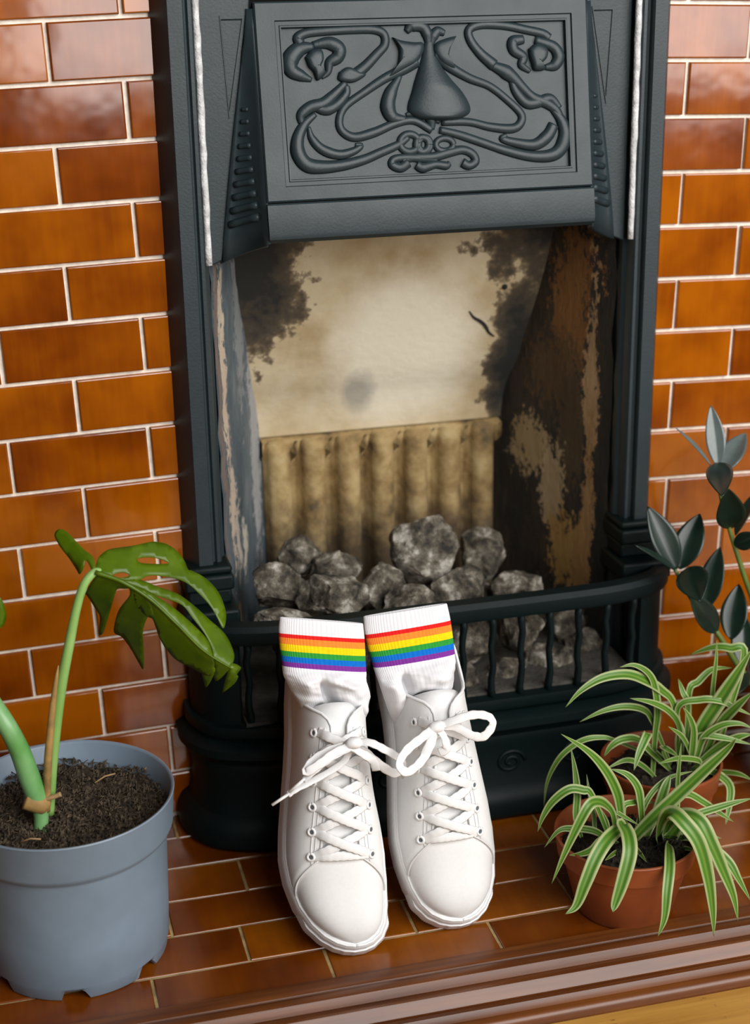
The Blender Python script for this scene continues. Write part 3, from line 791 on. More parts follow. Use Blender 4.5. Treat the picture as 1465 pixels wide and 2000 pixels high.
def make_sneaker(label, T, Hh, m, shift, roll, eye_gap, bow_paths, ends):
    root = empty('sneaker', T)
    tag(root, label, 'sneaker', 'pair of white sneakers')
    ey = (Hh-T).normalized(); L = (Hh-T).length
    ex = (Vector((1, 0, 0))-ey*ey.x).normalized(); nz = ex.cross(ey)
    ex, nz = ex*math.cos(roll)+nz*math.sin(roll), nz*math.cos(roll)-ex*math.sin(roll)
    def W(x, y, z):
        k = max(0, 1-y/(.20*L)); z += .008*k*k             # toe spring
        return T + ex*x + ey*y + nz*z
    def cx(t): return shift*max(0, 1-t/.30)**1.6
    def left(t): return (interp(t, LAT) if m > 0 else interp(t, MED))
    def right(t): return (interp(t, MED) if m > 0 else interp(t, LAT))
    ts = [0, .0015, .004, .008, .015, .025, .04, .06, .08, .11, .14, .18, .22, .26, .30, .35, .40, .46, .52, .58, .64, .70, .75, .80, .84, .88, .91, .94, .96, .975, .985, .992, .997, 1.0]
    out2 = [(cx(t)-left(t), t*L) for t in ts] + [(cx(t)+right(t), t*L) for t in reversed(ts[1:-1])]
    n2 = len(out2)
    def offs(d):
        R_ = []
        for i, p in enumerate(out2):
            a = out2[i-1]; b_ = out2[(i+1) % n2]; tx, ty = b_[0]-a[0], b_[1]-a[1]; l = math.hypot(tx, ty)
            nx, ny = -ty/l, tx/l            # outline runs up the left side: outward is -x there
            R_.append((p[0]+nx*d, p[1]+ny*d))
        return R_
    def solez(prof): return [[W(x, y, z) for x, y in offs(d)] for d, z in prof]
    mk('sole', *loft(solez([(-.006, .0), (-.001, .0008), (0, .003), (-.0022, .0165), (-.0032, .0172), (-.0034, .0190), (-.0022, .0196), (-.0034, .0265), (-.0052, .0286), (-.011, .0288)]), True, True, True), M['rubber'], root, True, auto=40)
    # rolled foxing line
    mk('foxing_line', *tube([W(x, y, .0282) for x, y in offs(-.0056)+offs(-.0056)[:1]], .0013, 6), M['rubber'], root)
    # ribbed toe bumper
    idx = [i for i, p in enumerate(out2) if p[1] < .185*L]
    lp = [i for i in range(len(ts)) if ts[i] < .17]; seq = [n2-i for i in lp[:0:-1]] + lp
    pts = [out2[i % n2] for i in seq]; dense = catmull(pts, 8)
    loops = []
    for i, p in enumerate(dense):
        a = dense[max(0, i-1)]; b_ = dense[min(len(dense)-1, i+1)]; tx, ty = b_[0]-a[0], b_[1]-a[1]; l = math.hypot(tx, ty) or 1
        nx, ny = ty/l, -tx/l
        if nx*(p[0]-0)+ny*(p[1]-.08) < 0: nx, ny = -nx, -ny
        rib = .0005*(1 if i % 2 else 0)
        e = min(1, min(i, len(dense)-1-i)/14)
        loops.append([W(p[0]+nx*(d*e+(c-.0008)*(1-e)), p[1]+ny*(d*e+(c-.0008)*(1-e)), z) for d, z, c in ((-.001, .002, -.001), (.0016+rib, .0034, 0), (.0012, .0085, -.0011), (.0004+rib, .0125, -.0017), (-.0006, .0176, -.0034), (-.004, .0180, -.005))])
    mk('toe_bumper', *loft(loops, False), M['rubber'], root, True, auto=50)
    zs = .0245
    def S(t, th, d=0.0):
        def base(t, th):
            c = math.cos(th); s = max(0, math.sin(th)); hwv = (left(t) if c > 0 else right(t)); hwv = max(0, hwv-.0072)
            H = smooth_interp(t, HGT)
            return W(cx(t)-math.copysign(abs(c)**.8, c)*hwv, t*L+.0068*max(0, 1-t/.12)-.0068*max(0, (t-.90)/.10), zs+(H-zs)*s**.78)
        p = base(t, th)
        if d:
            e = 1e-3; tt = min(max(t, .01), .985)
            a = base(tt+e, th)-base(tt-e, th); b_ = base(tt, min(th+.02, math.pi))-base(tt, max(th-.02, 0))
            nn = a.cross(b_)
            if nn.dot(p-W(cx(t), t*L, .02)) < 0: nn = -nn
            if nn.length > 0: p = p+nn.normalized()*d
        return p
    def th_x(t, x):
        """angle on the section where the across coordinate is x (relative to the section centre)"""
        hwv = max(.001, (left(t) if x < 0 else right(t))-.0072)
        c = min(1, (abs(x)/hwv))**1.25; a = math.acos(c); return a if x < 0 else math.pi-a
    # vamp
    tv = [.004, .009, .016, .026, .036, .05, .07, .09, .12, .15, .18, .21, .24, .27, .30, .33, .37, .41]
    loops = [[S(t, math.pi*k/28) for k in range(29)] for t in tv]
    V, Fc = loft(loops, False, False); Fc.append(tuple(range(28, -1, -1)))
    mk('vamp', V, Fc, M['canvas'], root, True)
    # quarters
    edge = {}
    for sd in (0, 1):
        loops = []; NU, NV = 44, 14
        for j in range(NV+1):
            v = j/NV; t0 = .175+.105*v**.9; row = []
            for i in range(NU+1):
                u = i/NU; u = 1-(1-u)**1.7; t = t0+(1-t0)*u
                th = v*math.radians(smooth_interp(t, TOP))
                if sd: th = math.pi-th
                row.append(S(t, th, .0016*min(1, (1-t)/.04+.3)))
            loops.append(row)
        edge[sd] = loops[-1]; frontedge = [r[0] for r in loops]
        V, Fc = loft(loops, False)
        if sd: Fc = flip(Fc)
        q = mk('quarter', V, Fc, M['canvas'], root, True)
        md = q.modifiers.new('solid', 'SOLIDIFY'); md.thickness = .0018; md.offset = 1
        for dv in (.10, .17):
            st = []
            for k in range(26):
                t = .20+.08*(1-dv)+(.66-.27)*k/25
                th = (1-dv)*math.radians(smooth_interp(t, TOP)); th = math.pi-th if sd else th
                st.append(S(t, th, .0021))
            mk('stitching', *tube(st, .00035, 4), M['lace'], q)
        mk('front_seam', *tube([p+nz*.0004 for p in frontedge], .0007, 5), M['canvas'], q)
    rim = edge[0]+list(reversed(edge[1]))[1:]
    rim = [p for i, p in enumerate(rim) if i == 0 or (p-rim[i-1]).length > 1e-4]
    mk('collar_binding', *tube(rim, .0014, 7), M['canvas'], root)
    # tongue
    loops = []
    for i in range(19):
        t = .275+(.738-.275)*i/18; wv = .020+.013*(i/18)
        row = []
        for k in range(11):
            x = -wv+2*wv*k/10
            p = S(min(t, .70), th_x(min(t, .70), x), -.0022)
            if t > .70: p = p+ey*(t-.70)*L-nz*(.010*((t-.70)/.04)**2*(abs(x)/wv)**2+.002*(t-.7)/.04)
            row.append(p)
        loops.append(row)
    tg = mk('tongue', *loft(loops, False), M['canvas'], root, True)
    md = tg.modifiers.new('solid', 'SOLIDIFY'); md.thickness = .003; md.offset = -1
    # insole and lining keep the shoe closed inside
    loops = [[W(cx(t)-(left(t)-.006)*(1-2*k/6)*1.0 if k <= 3 else cx(t)+(right(t)-.006)*(2*k/6-1), t*L, .030) for k in range(7)] for t in (.45, .6, .7, .8, .88, .94, .97)]
    mk('insole', *loft(loops, False), M['canvas'], root, True)
    # eyelets and laces
    EY = {}
    for i in range(6):
        t = .290+.0725*i
        for sd in (-1, 1):
            xe = eye_gap[0]+(eye_gap[1]-eye_gap[0])*i/5
            th = th_x(t, sd*(xe+.0026)); p = S(t, th, .0024); nn = (S(t, th, .004)-S(t, th, .0005)).normalized()
            EY[i, sd] = (p, nn, t, sd*xe)
            u = ey-nn*ey.dot(nn); u.normalize(); w_ = nn.cross(u)
            ring = [p+u*.0031*math.cos(a)+w_*.0031*math.sin(a) for a in [2*math.pi*k/14 for k in range(15)]]
            er = mk('eyelet', *tube(ring, .0013, 6), M['rubber'], root)
            mk('eyelet_hole', [p+nn*.0003+u*.0019*math.cos(a)+w_*.0019*math.sin(a) for a in [2*math.pi*k/12 for k in range(12)]], [tuple(range(12))], M['eyehole'], er, False)
    def lace(p3, nr, wd=.0043, name='lace'):
        C = catmull([(*p,) for p in p3], 8); n = len(C); N_ = catmull([(*q,) for q in nr], 8)
        r_ = [wd*(1+.06*math.sin(k*1.3)) for k in range(n)]
        return mk(name, *tube([Vector(c) for c in C], r_, 10, .22, [Vector(q) for q in N_]), M['lace'], root)
    def cross(i, a, j, b_, lift=.0035):
        p0, n0, t0, xx0 = EY[i, a]; p1, n1, t1, xx1 = EY[j, b_]
        P_ = []; Nn = []
        for k in range(6):
            q = k/5; t = t0+(t1-t0)*q; x = xx0+(xx1-xx0)*q
            th = th_x(t, x); lf = .0030+lift*math.sin(math.pi*q)
            P_.append(S(t, th, lf)); Nn.append((S(t, th, .006)-S(t, th, .001)).normalized())
        P_[0] = P_[0]-n0*.0014; P_[-1] = P_[-1]-n1*.0014
        lace(P_, Nn)
    cross(0, -1, 0, 1, .0025)
    for i in range(5):
        cross(i, -1, i+1, 1, .0032); cross(i, 1, i+1, -1, .0058)
    # bow: traced on planes parallel to the sole
    def on(u, v, h): return at_plane(u, v, W(0, 0, h), nz)
    for pts in bow_paths:
        P_ = [on(*p) for p in pts]
        nr = []
        for k, p in enumerate(pts):
            a = k/(len(pts)-1); nr.append((nz+ex*.55*math.sin(a*5)+ey*.35*math.cos(a*4)).normalized())
        lace(P_, nr, .0040, 'lace_bow')
    for pts in ends:
        P_ = [on(*p) for p in pts]; lace(P_, [(nz+ey*.4).normalized()]*len(P_), .0032, 'lace_end')
        d_ = (P_[-1]-P_[-2]).normalized()
        mk('aglet', *tube([P_[-1]-d_*.002, P_[-1]+d_*.016], .0014, 7), M['rubber'], root)
    kp = on(*bow_paths[0][0])
    kv, kf = tube([kp-ex*.006-nz*.002, kp-ex*.002+nz*.003, kp+ex*.003+nz*.003, kp+ex*.007-nz*.002], [.003, .0052, .0052, .003], 10)
    mk('lace_knot', kv, kf, M['lace'], root)
    return root, W, L
TL = at_z(661, 1854, .001)-Vector((0, 0, .0058)); HL = at_y(629, 1250, -.108)-Vector((0, 0, .0058))
make_sneaker('white canvas lace-up sneaker on the left, toe closest to the wooden kerb', TL, HL, 1, .012, .06, (.0235, .0180),
    [[(690, 1452, .118), (720, 1450, .124), (748, 1462, .122), (778, 1480, .110), (787, 1497, .100), (770, 1510, .100), (740, 1492, .106), (712, 1468, .113), (690, 1455, .116)],
     [(688, 1455, .118), (655, 1470, .122), (625, 1492, .122), (598, 1508, .118), (612, 1486, .114), (645, 1466, .114), (686, 1454, .115)],
     [(686, 1458, .117), (706, 1470, .118), (728, 1485, .112), (735, 1505, .106)]],
    [[(684, 1460, .117), (650, 1478, .121), (618, 1502, .118), (592, 1524, .112)],
     [(684, 1462, .112), (668, 1490, .104), (620, 1520, .100), (580, 1540, .100), (562, 1552, .098)]])
TR = at_z(880, 1801, .001)-Vector((0, 0, .0058)); HR = at_y(792, 1222, -.108)-Vector((0, 0, .0058))
make_sneaker('white canvas lace-up sneaker on the right with a wide open lace loop', TR, HR, -1, .005, .05, (.0235, .0180),
    [[(852, 1420, .118), (885, 1408, .126), (925, 1396, .128), (955, 1400, .126), (962, 1416, .122), (945, 1438, .118), (920, 1436, .116), (888, 1420, .116), (856, 1418, .117)],
     [(850, 1420, .118), (825, 1440, .130), (795, 1465, .140), (780, 1492, .142), (795, 1508, .138), (820, 1490, .124), (838, 1460, .117), (850, 1426, .117)],
     [(856, 1424, .117), (868, 1440, .120), (872, 1462, .116), (858, 1470, .112)]],
    [[(848, 1424, .118), (838, 1452, .122), (822, 1482, .118), (808, 1496, .112)]])

# ================================================================== SOCKS
def make_sock(label, rows, seed, dents):
    root = empty('sock', tuple(at_y((rows[-1][0]+rows[-1][2])/2, (rows[-1][1]+rows[-1][3])/2, rows[-1][4])))
    tag(root, label, 'sock', 'pair of white striped socks')
    R_ = rows; SEG = 300
    # parameter: 0..1 over the cuff (rows 0-2), 1..2 below
    tt = [r[6] for r in R_]
    def at(t):
        return [smooth_interp(t, [(a, r[k]) for a, r in zip(tt, R_)]) for k in range(6)]
    def ring(t, inner=0.0):
        x0_, y0_, x1_, y1_, dy, th = at(t)
        A = at_y(x0_, y0_, dy); B = at_y(x1_, y1_, dy); c = (A+B)/2; hx = (B-A)/2; hwv = hx.length-inner; ux = hx.normalized()
        upv = Vector((0, .28, .96)); fy = ux.cross(upv).normalized()      # towards the viewer
        out = []
        for k in range(SEG):
            a = 2*math.pi*k/SEG; ca, sa = math.cos(a), math.sin(a)
            px_ = math.copysign(abs(ca)**.85, ca)*hwv
            py_ = math.copysign(abs(sa)**.75, sa)*(th-inner)
            fold = max(0, min(1, (t-1.0)/.35))
            rib = .00028*math.cos(a*SEG/4)*(1 if sa > -.99 else 0)*(1-.7*fold)
            p = c+ux*px_+fy*py_
            if fold > 0 and sa > 0:
                dsp = .0085*fbm((px_*28+seed, t*3.2, 0), 1, 3)
                dsp += .0045*math.sin(px_*95+seed*1.7+t*2.5)*math.sin((t-1)*6.5)
                for (du, dt, ru, rt, amp) in dents:
                    q = ((ca*.5+.5-du)/ru)**2+((t-dt)/rt)**2
                    dsp += amp*math.exp(-q)
                p += fy*dsp*fold
            nrm_ = (ux*ca/max(.2, hwv*30)+fy*sa); p += nrm_.normalized()*rib
            out.append(p)
        return out
    def part(name, t0, t1, mat, n, lab=None, parent=root):
        loops = [ring(t0+(t1-t0)*i/n) for i in range(n+1)]
        o = mk(name, *loft(loops, True), mat, parent, True)
        if lab: o['label'] = lab
        return o
    # cuff rim folded inwards
    loops = [ring(.10, .0022), ring(.02, .0018)] + [ring(.0, .0010), ring(.006, .0003)]+[ring(.02+.30*i/4) for i in range(5)]
    mk('cuff', *loft(loops, True), M['sock'], root, True)
    b_ = [.32, .40, .53, .67, .78, .895, 1.0]
    for nm, t0, t1 in zip(('red', 'orange', 'yellow', 'green', 'blue', 'purple'), b_, b_[1:]):
        part('stripe', t0, t1, M[nm], 2, nm+' knitted stripe')
    part('sock_leg', 1.0, 2.0, M['sock'], 36)
    return root
# row: left px, right px, depth Y, half thickness, parameter
make_sock('white sock with rainbow stripes stuffed in the left sneaker, cuff level', [
    (547, 1205, 708, 1217, -.206, .0065, 0.0), (545, 1236, 711, 1247, -.209, .0080, .32), (552, 1300, 714, 1311, -.213, .0120, 1.0),
    (556, 1322, 716, 1332, -.216, .0150, 1.25), (570, 1350, 719, 1358, -.213, .0160, 1.5), (588, 1385, 714, 1392, -.204, .0140, 1.75), (600, 1425, 702, 1430, -.178, .0110, 2.0)],
    3.0, [(.44, 1.42, .05, .22, -.017), (.68, 1.38, .17, .22, .010), (.20, 1.45, .13, .24, .009), (.42, 1.78, .22, .10, -.018), (.90, 1.66, .09, .12, .010)])
make_sock('white sock with rainbow stripes stuffed in the right sneaker, cuff tilted higher', [
    (710, 1204, 872, 1178, -.200, .0065, 0.0), (713, 1239, 879, 1211, -.203, .0080, .32), (730, 1303, 887, 1276, -.207, .0120, 1.0),
    (738, 1326, 887, 1300, -.210, .0150, 1.25), (747, 1352, 884, 1332, -.207, .0160, 1.5), (758, 1385, 870, 1364, -.198, .0140, 1.75), (772, 1420, 856, 1400, -.172, .0110, 2.0)],
    9.0, [(.34, 1.40, .045, .20, -.016), (.58, 1.32, .16, .18, .010), (.55, 1.66, .12, .10, -.018), (.14, 1.5, .12, .25, .009), (.82, 1.45, .13, .18, .008)])

# ================================================================== MONSTERA
PX, PY = -.162, -.205
mon = empty('potted_monstera', (PX, PY, 0)); tag(mon, 'monstera with one arching split leaf in a blue-grey plastic pot', 'potted plant')
def notch(r, z, a, i):
    zz = z
    if z < .0118:
        for c0 in (-.80, .35, 1.5, 2.6, 3.7, 4.6):
            dlt = abs((a-c0+math.pi) % (2*math.pi)-math.pi)
            if dlt < .15: zz = max(z, .0110*min(1, (.15-dlt)/.05))
    return r, zz
prof = [(.070, .006), (.0765, .0), (.0785, .0), (.0800, .0015), (.0815, .012), (.0822, .0135), (.0838, .050), (.0862, .1165), (.0868, .1185), (.0905, .1215), (.0925, .1260), (.0948, .1565), (.0956, .1580), (.0950, .1592), (.0935, .1590), (.0922, .1570), (.0885, .125), (.084, .110)]
mk('pot', *lathe(prof, (PX, PY, 0), 120, notch), M['pot_grey'], mon, True, auto=50)
mk('pot_base', *lathe([(.002, .0100), (.078, .0098), (.0795, .0098)], (PX, PY, 0), 48), M['pot_grey'], mon, True)
def soil(root, cx_, cy_, r, z, mat, crumbs, amp=.005, seed=1):
    V = [Vector((cx_, cy_, z+amp*fbm((0, 0, seed), 1)))]; Fc = []; NR, NS = 26, 96
    for i in range(1, NR+1):
        rr = r*i/NR
        for k in range(NS):
            a = 2*math.pi*k/NS; x, y = cx_+rr*math.cos(a), cy_+rr*math.sin(a)
            V.append(Vector((x, y, z+amp*fbm((x*30, y*30, seed), 1)+amp*.8*fbm((x*130, y*130, seed), 1, 3)-.004*(i/NR)**4)))
    for k in range(NS): Fc.append((0, 1+k, 1+(k+1) % NS))
    for i in range(NR-1):
        for k in range(NS):
            a, b_ = 1+i*NS+k, 1+i*NS+(k+1) % NS; Fc.append((a, a+NS, b_+NS, b_))
    s_ = mk('soil', V, Fc, mat, root, True)
    mb = MB(); rnd = random.Random(seed)
    for _ in range(crumbs):
        rr = r*.97*math.sqrt(rnd.random()); a = rnd.uniform(0, 6.283); x, y = cx_+rr*math.cos(a), cy_+rr*math.sin(a)
        zz = z+amp*fbm((x*30, y*30, seed), 1)+amp*.5
        if rnd.random() < .72:
            s = rnd.uniform(.0010, .0026)
            v = [Vector((rnd.gauss(0, 1), rnd.gauss(0, 1), rnd.gauss(0, 1))).normalized()*s for _ in range(4)]
            c = Vector((x, y, zz)); mb.add(([c+Vector((s, 0, -s*.4)), c+Vector((-s*.6, s*.8, -s*.4)), c+Vector((-s*.5, -s, -s*.3)), c+Vector((0, 0, s))+v[0]*.4], [(0, 1, 3), (1, 2, 3), (2, 0, 3), (0, 2, 1)]))
        else:
            l = rnd.uniform(.004, .012); b_ = rnd.uniform(0, 6.283); d_ = Vector((math.cos(b_), math.sin(b_), rnd.uniform(-.1, .7)))*l
            c = Vector((x, y, zz)); mb.add(tube([c-d_*.5, c+Vector((0, 0, .0008)), c+d_*.5], rnd.uniform(.0003, .0006), 4))
    o = mk('soil_crumbs', mb.v, mb.f, mat, root, False); o['kind'] = 'stuff'
    return s_
soil(mon, PX, PY, .0905, .137, M['soil'], 2600, .006, 4)
def px_tube(name, pts, mat, parent, seg=12, n=8):
    """pts: (u, v, Y, radius px)"""
    C = catmull(pts, n); P_ = []; r_ = []
    for u, v, yv, r in C:
        p = at_y(u, v, yv); P_.append(p); r_.append(r*px_m(p))
    return mk(name, *tube(P_, r_, seg), mat, parent)
ys = -.222
st = px_tube('stem', [(-60, 1300, ys+.01, 17), (-20, 1365, ys+.01, 18), (12, 1415, ys, 19), (38, 1465, ys, 20), (58, 1520, ys, 21), (74, 1562, ys, 20), (80, 1590, ys, 15), (80, 1625, ys, 14)], M['stem'], mon, 16)
px_tube('stem_node', [(50, 1560, ys, 21), (76, 1568, ys-.001, 22), (86, 1576, ys, 18)], M['sheath'], st)
px_tube('petiole', [(98, 1590, ys+.004, 8), (103, 1500, ys+.004, 9), (110, 1420, ys+.004, 10), (120, 1340, ys+.003, 10.5), (135, 1260, ys+.001, 10), (149, 1190, ys, 9), (164, 1142, ys, 8.5), (184, 1118, ys+.002, 8), (200, 1116, ys+.004, 6)], M['petiole'], mon)
px_tube('leaf_sheath', [(92, 1585, ys-.002, 6), (93, 1500, ys-.002, 8), (99, 1420, ys-.001, 7), (104, 1370, ys, 6), (110, 1325, ys, 4), (114, 1300, ys, 1)], M['sheath'], mon)
px_tube('cut_stub', [(86, 1562, ys-.004, 4), (100, 1558, ys-.006, 4.5), (119, 1551, ys-.008, 5)], M['twig'], mon)
LEAFZ = lambda p: (p[0]/2.93, 1000+p[1]/2.93)
# depth of the blade: the midrib is nearest, the upper half tips back, the lower half hangs
RIB = [(545, 345), (700, 400), (860, 500), (1010, 640), (1160, 790), (1330, 900)]
def leaf_y(q, base):
    u, v = q
    best = None
    for (a, b_) in zip(RIB, RIB[1:]):
        ab = Vector((b_[0]-a[0], b_[1]-a[1])); ap = Vector((u-a[0], v-a[1])); t = max(0, min(1, ap.dot(ab)/ab.dot(ab)))
        dd = ap-ab*t; sd = ab.x*ap.y-ab.y*ap.x
        if best is None or dd.length < best[0]: best = (dd.length, sd, a[0]+ab.x*t)
    d, sd, xr = best; along = (xr-545)/785
    yv = base-.02*math.sin(along*1.6)
    if sd < 0: yv += .00013*d      # upper half leans back
    else: yv += .00013*d+.0000002*d*d      # lower half hangs and tucks under
    return yv
def lobes(name, polys, base, holes=(), parent=mon, fy=None):
    mb = MB()
    for i, poly in enumerate(polys):
        C = catmull(list(poly)+[poly[0]], 4)[:-1]
        hs = [catmull(list(h)+[h[0]], 4)[:-1] for h in (holes[i] if i < len(holes) else ())]
        vs, fs = fill2d(C, hs, 26)
        V = []
        for q in vs:
            yy = (fy or leaf_y)((q[0], q[1]), base); u, v = LEAFZ((q[0], q[1])); V.append(at_y(u, v, yy))
        mb.add((V, fs))
    o = mk(name, mb.v, mb.f, M['monstera'], parent, True, solid=.0007)
    return o
A_ = [(548, 325), (532, 258), (482, 216), (428, 160), (382, 113), (345, 98), (320, 112), (314, 142), (345, 200), (400, 270), (438, 328), (456, 356), (474, 328), (490, 278), (508, 298), (528, 335)]
B_ = [(545, 335), (552, 290), (570, 252), (620, 216), (690, 203), (760, 193), (860, 172), (905, 173), (955, 185), (1010, 222), (1052, 275), (1076, 330), (1098, 336), (1180, 382), (1250, 460), (1288, 555), (1292, 620), (1276, 666), (1240, 600), (1206, 542), (1150, 478), (1080, 414), (1010, 382), (920, 366), (850, 365), (800, 388), (740, 392), (660, 376), (600, 362)]
C_ = [(700, 392), (800, 388), (900, 428), (1010, 466), (1100, 528), (1200, 618), (1288, 700), (1334, 795), (1336, 852), (1300, 912), (1232, 966), (1224, 850), (1208, 770), (1168, 692), (1100, 604), (1045, 535), (960, 498), (890, 476), (820, 440), (760, 418)]
D_ = [(760, 420), (820, 442), (890, 480), (962, 525), (1060, 604), (1180, 722), (1212, 800), (1228, 885), (1200, 938), (1100, 892), (1000, 838), (925, 742), (893, 662), (874, 612), (850, 600), (800, 560), (770, 500)]
E_ = [(735, 425), (800, 440), (860, 520), (880, 600), (850, 598), (828, 640), (816, 700), (822, 800), (820, 898), (788, 850), (748, 780), (700, 716), (655, 690), (656, 640), (682, 555), (742, 475)]
F_ = [(552, 360), (620, 372), (700, 398), (745, 432), (715, 438), (672, 440), (650, 500), (620, 600), (592, 690), (566, 694), (572, 600), (545, 550), (502, 482), (490, 462), (520, 405)]
G_ = [(1272, 1036), (1290, 960), (1310, 895), (1320, 866), (1352, 872), (1378, 892), (1355, 928), (1362, 942), (1340, 982)]
G2 = [(1150, 900), (1230, 890), (1215, 950), (1180, 1002), (1165, 960)]
lf = lobes('leaf', [A_, B_, C_, D_, E_, F_, G_, G2], -.222, [[], [[(782, 268), (840, 259), (900, 265), (968, 292), (900, 298), (805, 291)], [(645, 360), (690, 346), (738, 356), (720, 374), (660, 374)]]])
rib = [at_y(*LEAFZ(p), leaf_y(p, -.222)-.0012) for p in catmull(RIB, 6)]
mk('midrib', *tube(rib, [.0022*(1-.8*i/len(rib)) for i in range(len(rib))], 6), M['monstera'], lf)
ol = lobes('leaf', [[(-220, 440), (-80, 455), (0, 490), (26, 540), (36, 590), (28, 630), (4, 662), (-90, 690), (-230, 640)]], -.215, fy=lambda q, b_: b_+.00012*abs(q[0]-0))
px_tube('petiole', [(-70, 1195, -.212, 6), (-60, 1240, -.212, 8), (-58, 1305, -.212, 10)], M['petiole'], mon)
for u, v, du, dv in ((205, 1520, 40, -18), (290, 1500, 22, -10), (60, 1642, 40, -6)):
    p0 = at_z(u-du/2, v-dv/2, .142); p1 = at_z(u+du/2, v+dv/2, .145)
    mk('twig', *tube([p0, p0.lerp(p1, .5)+Vector((0, 0, .002)), p1], .0008, 6), M['twig'], mon)

# ================================================================== SPIDER PLANTS
def terracotta(root, c, r, rb, h):
    cx_, cy_ = c
    prof = [(rb-.004, .003), (rb, .0), (rb+.002, .002), (rb+(r-rb)*.62, h*.66), (rb+(r-rb)*.66, h*.70), (r-.0035, h*.73), (r-.0010, h*.96), (r, h*.985), (r-.0005, h), (r-.0022, h), (r-.0032, h*.97), (r-.0075, h*.70), (r-.010, h*.6)]
    mk('pot', *lathe(prof, (cx_, cy_, 0), 80), M['pot_terra'], root, True, auto=50)
    mk('pot_base', *lathe([(.001, .0035), (rb-.003, .0035)], (cx_, cy_, 0), 40), M['pot_terra'], root, True)
def strap(name, pts, wpx, y0, y1, root, zf, nrm=Vector((-.1, -.75, .65)), belly=0.0):
    """variegated strap leaf along traced points; depth goes from y0 (root) to y1 (tip)"""
    C = catmull(pts, 6); n = len(C); P_ = []
    for i, p in enumerate(C):
        s = i/(n-1); u, v = zf(p); P_.append(at_y(u, v, y0+(y1-y0)*s**(.5 if y1-y0 < -.066 else 1.2)+belly*math.sin(math.pi*s)))
    V = []; uv = []; Fc = []; K = 6
    for i in range(n):
        s = i/(n-1); t = (P_[min(i+1, n-1)]-P_[max(0, i-1)]).normalized()
        Nv = nrm-t*nrm.dot(t); Nv.normalize(); B = t.cross(Nv)
        prof_ = (.42+.58*min(1, s/.35)**.8)*(1-max(0, (s-.45)/.55)**2.2)+.015
        hw = wpx/2.93*px_m(P_[i])/2*prof_
        for k in range(K+1):
            q = k/K*2-1
            V.append(P_[i]+B*hw*q+Nv*hw*.38*(abs(q)-.5)); uv.append((k/K, s*3))
    for i in range(n-1):
        for k in range(K):
            a = i*(K+1)+k; Fc.append((a, a+1, a+K+2, a+K+1))
    return mk(name, V, Fc, M['spider'], root, True, uv, solid=.0005)
ZF = lambda p: (965+p[0]/2.93, 1400+p[1]/2.93)
ZR = lambda p: (965+p[0]/2.93, 1000+p[1]/2.93)
S1C = (.338, -.278)
sp1 = empty('potted_spider_plant', (*S1C, 0)); tag(sp1, 'spider plant with cream-edged leaves in the front terracotta pot on the kerb', 'potted plant', 'spider plants')
terracotta(sp1, S1C, .0665, .0430, .078); soil(sp1, *S1C, .058, .062, M['soil_dark'], 500, .004, 9)
yc = S1C[1]
front = [
 ([(700, 690), (680, 560), (640, 505), (590, 485), (540, 512), (470, 640), (400, 790), (330, 955)], 66, -.062),
 ([(790, 680), (740, 635), (660, 688), (585, 800), (522, 950), (470, 1080), (408, 1130)], 84, -.080),
 ([(800, 740), (730, 612), (765, 670), (775, 780), (735, 940), (692, 1070), (680, 1118)], 88, -.092),
 ([(1000, 720), (1002, 745), (1004, 860), (990, 1000), (975, 1150), (938, 1258)], 64, -.092),
 ([(930, 720), (960, 600), (1015, 548), (1085, 605), (1170, 720), (1222, 900), (1250, 1100), (1258, 1258)], 96, -.088),
 ([(960, 700), (1020, 590), (1100, 560), (1180, 602), (1242, 720), (1312, 880), (1370, 1030), (1396, 1168)], 90, -.080),
 ([(800, 740), (805, 690), (900, 590), (1050, 450), (1200, 310), (1330, 190), (1388, 122)], 78, -.030),
 ([(740, 700), (722, 530), (702, 430), (640, 310), (540, 200), (384, 98)], 66, -.010),
 ([(660, 690), (560, 450), (510, 420), (430, 415), (340, 480), (280, 570), (250, 658)], 52, .010),
 ([(500, 690), (470, 580), (476, 450), (465, 320), (440, 178)], 44, .030),
 ([(720, 730), (640, 690), (560, 650), (450, 640), (370, 652), (288, 748)], 42, .005),
 ([(700, 720), (620, 700), (560, 760), (500, 785), (430, 792)], 42, -.030),
 ([(850, 690), (840, 500), (820, 400), (760, 330), (668, 298)], 50, .015),
 ([(620, 690), (580, 650), (570, 560), (545, 440), (530, 328)], 26, .030),
 ([(690, 720), (650, 670), (640, 600), (598, 508)], 36, .010),
 ([(760, 690), (800, 740), (840, 790), (874, 832)], 30, -.040),
 ([(985, 745), (1000, 700), (1040, 640), (1080, 590)], 84, -.010),
 ([(1000, 690), (1080, 590), (1170, 555), (1280, 520), (1380, 490), (1480, 466)], 46, .0),
 ([(950, 690), (1010, 500), (1100, 442), (1200, 490), (1290, 550), (1372, 602)], 46, .010),
 ([(1010, 700), (1120, 690), (1230, 740), (1340, 830), (1400, 930), (1470, 1055)], 62, -.045),
 ([(960, 720), (1035, 765), (1100, 755), (1165, 778)], 36, -.035),
 ([(760, 690), (740, 520), (800, 490), (850, 480), (925, 497)], 36, .020),
 ([(760, 740), (690, 780), (635, 822)], 26, -.040),
 ([(990, 690), (1100, 650), (1160, 660), (1240, 680), (1302, 696)], 28, .0),
 ([(950, 700), (1040, 560), (1052, 350), (1072, 148)], 30, .020),
 ([(820, 690), (720, 560), (690, 540), (760, 580), (830, 620)], 28, .0),
 ([(870, 700), (940, 520), (980, 400), (1010, 330)], 60, .020),
 ([(800, 700), (840, 560), (900, 440), (1000, 350), (1140, 310)], 34, .030)]
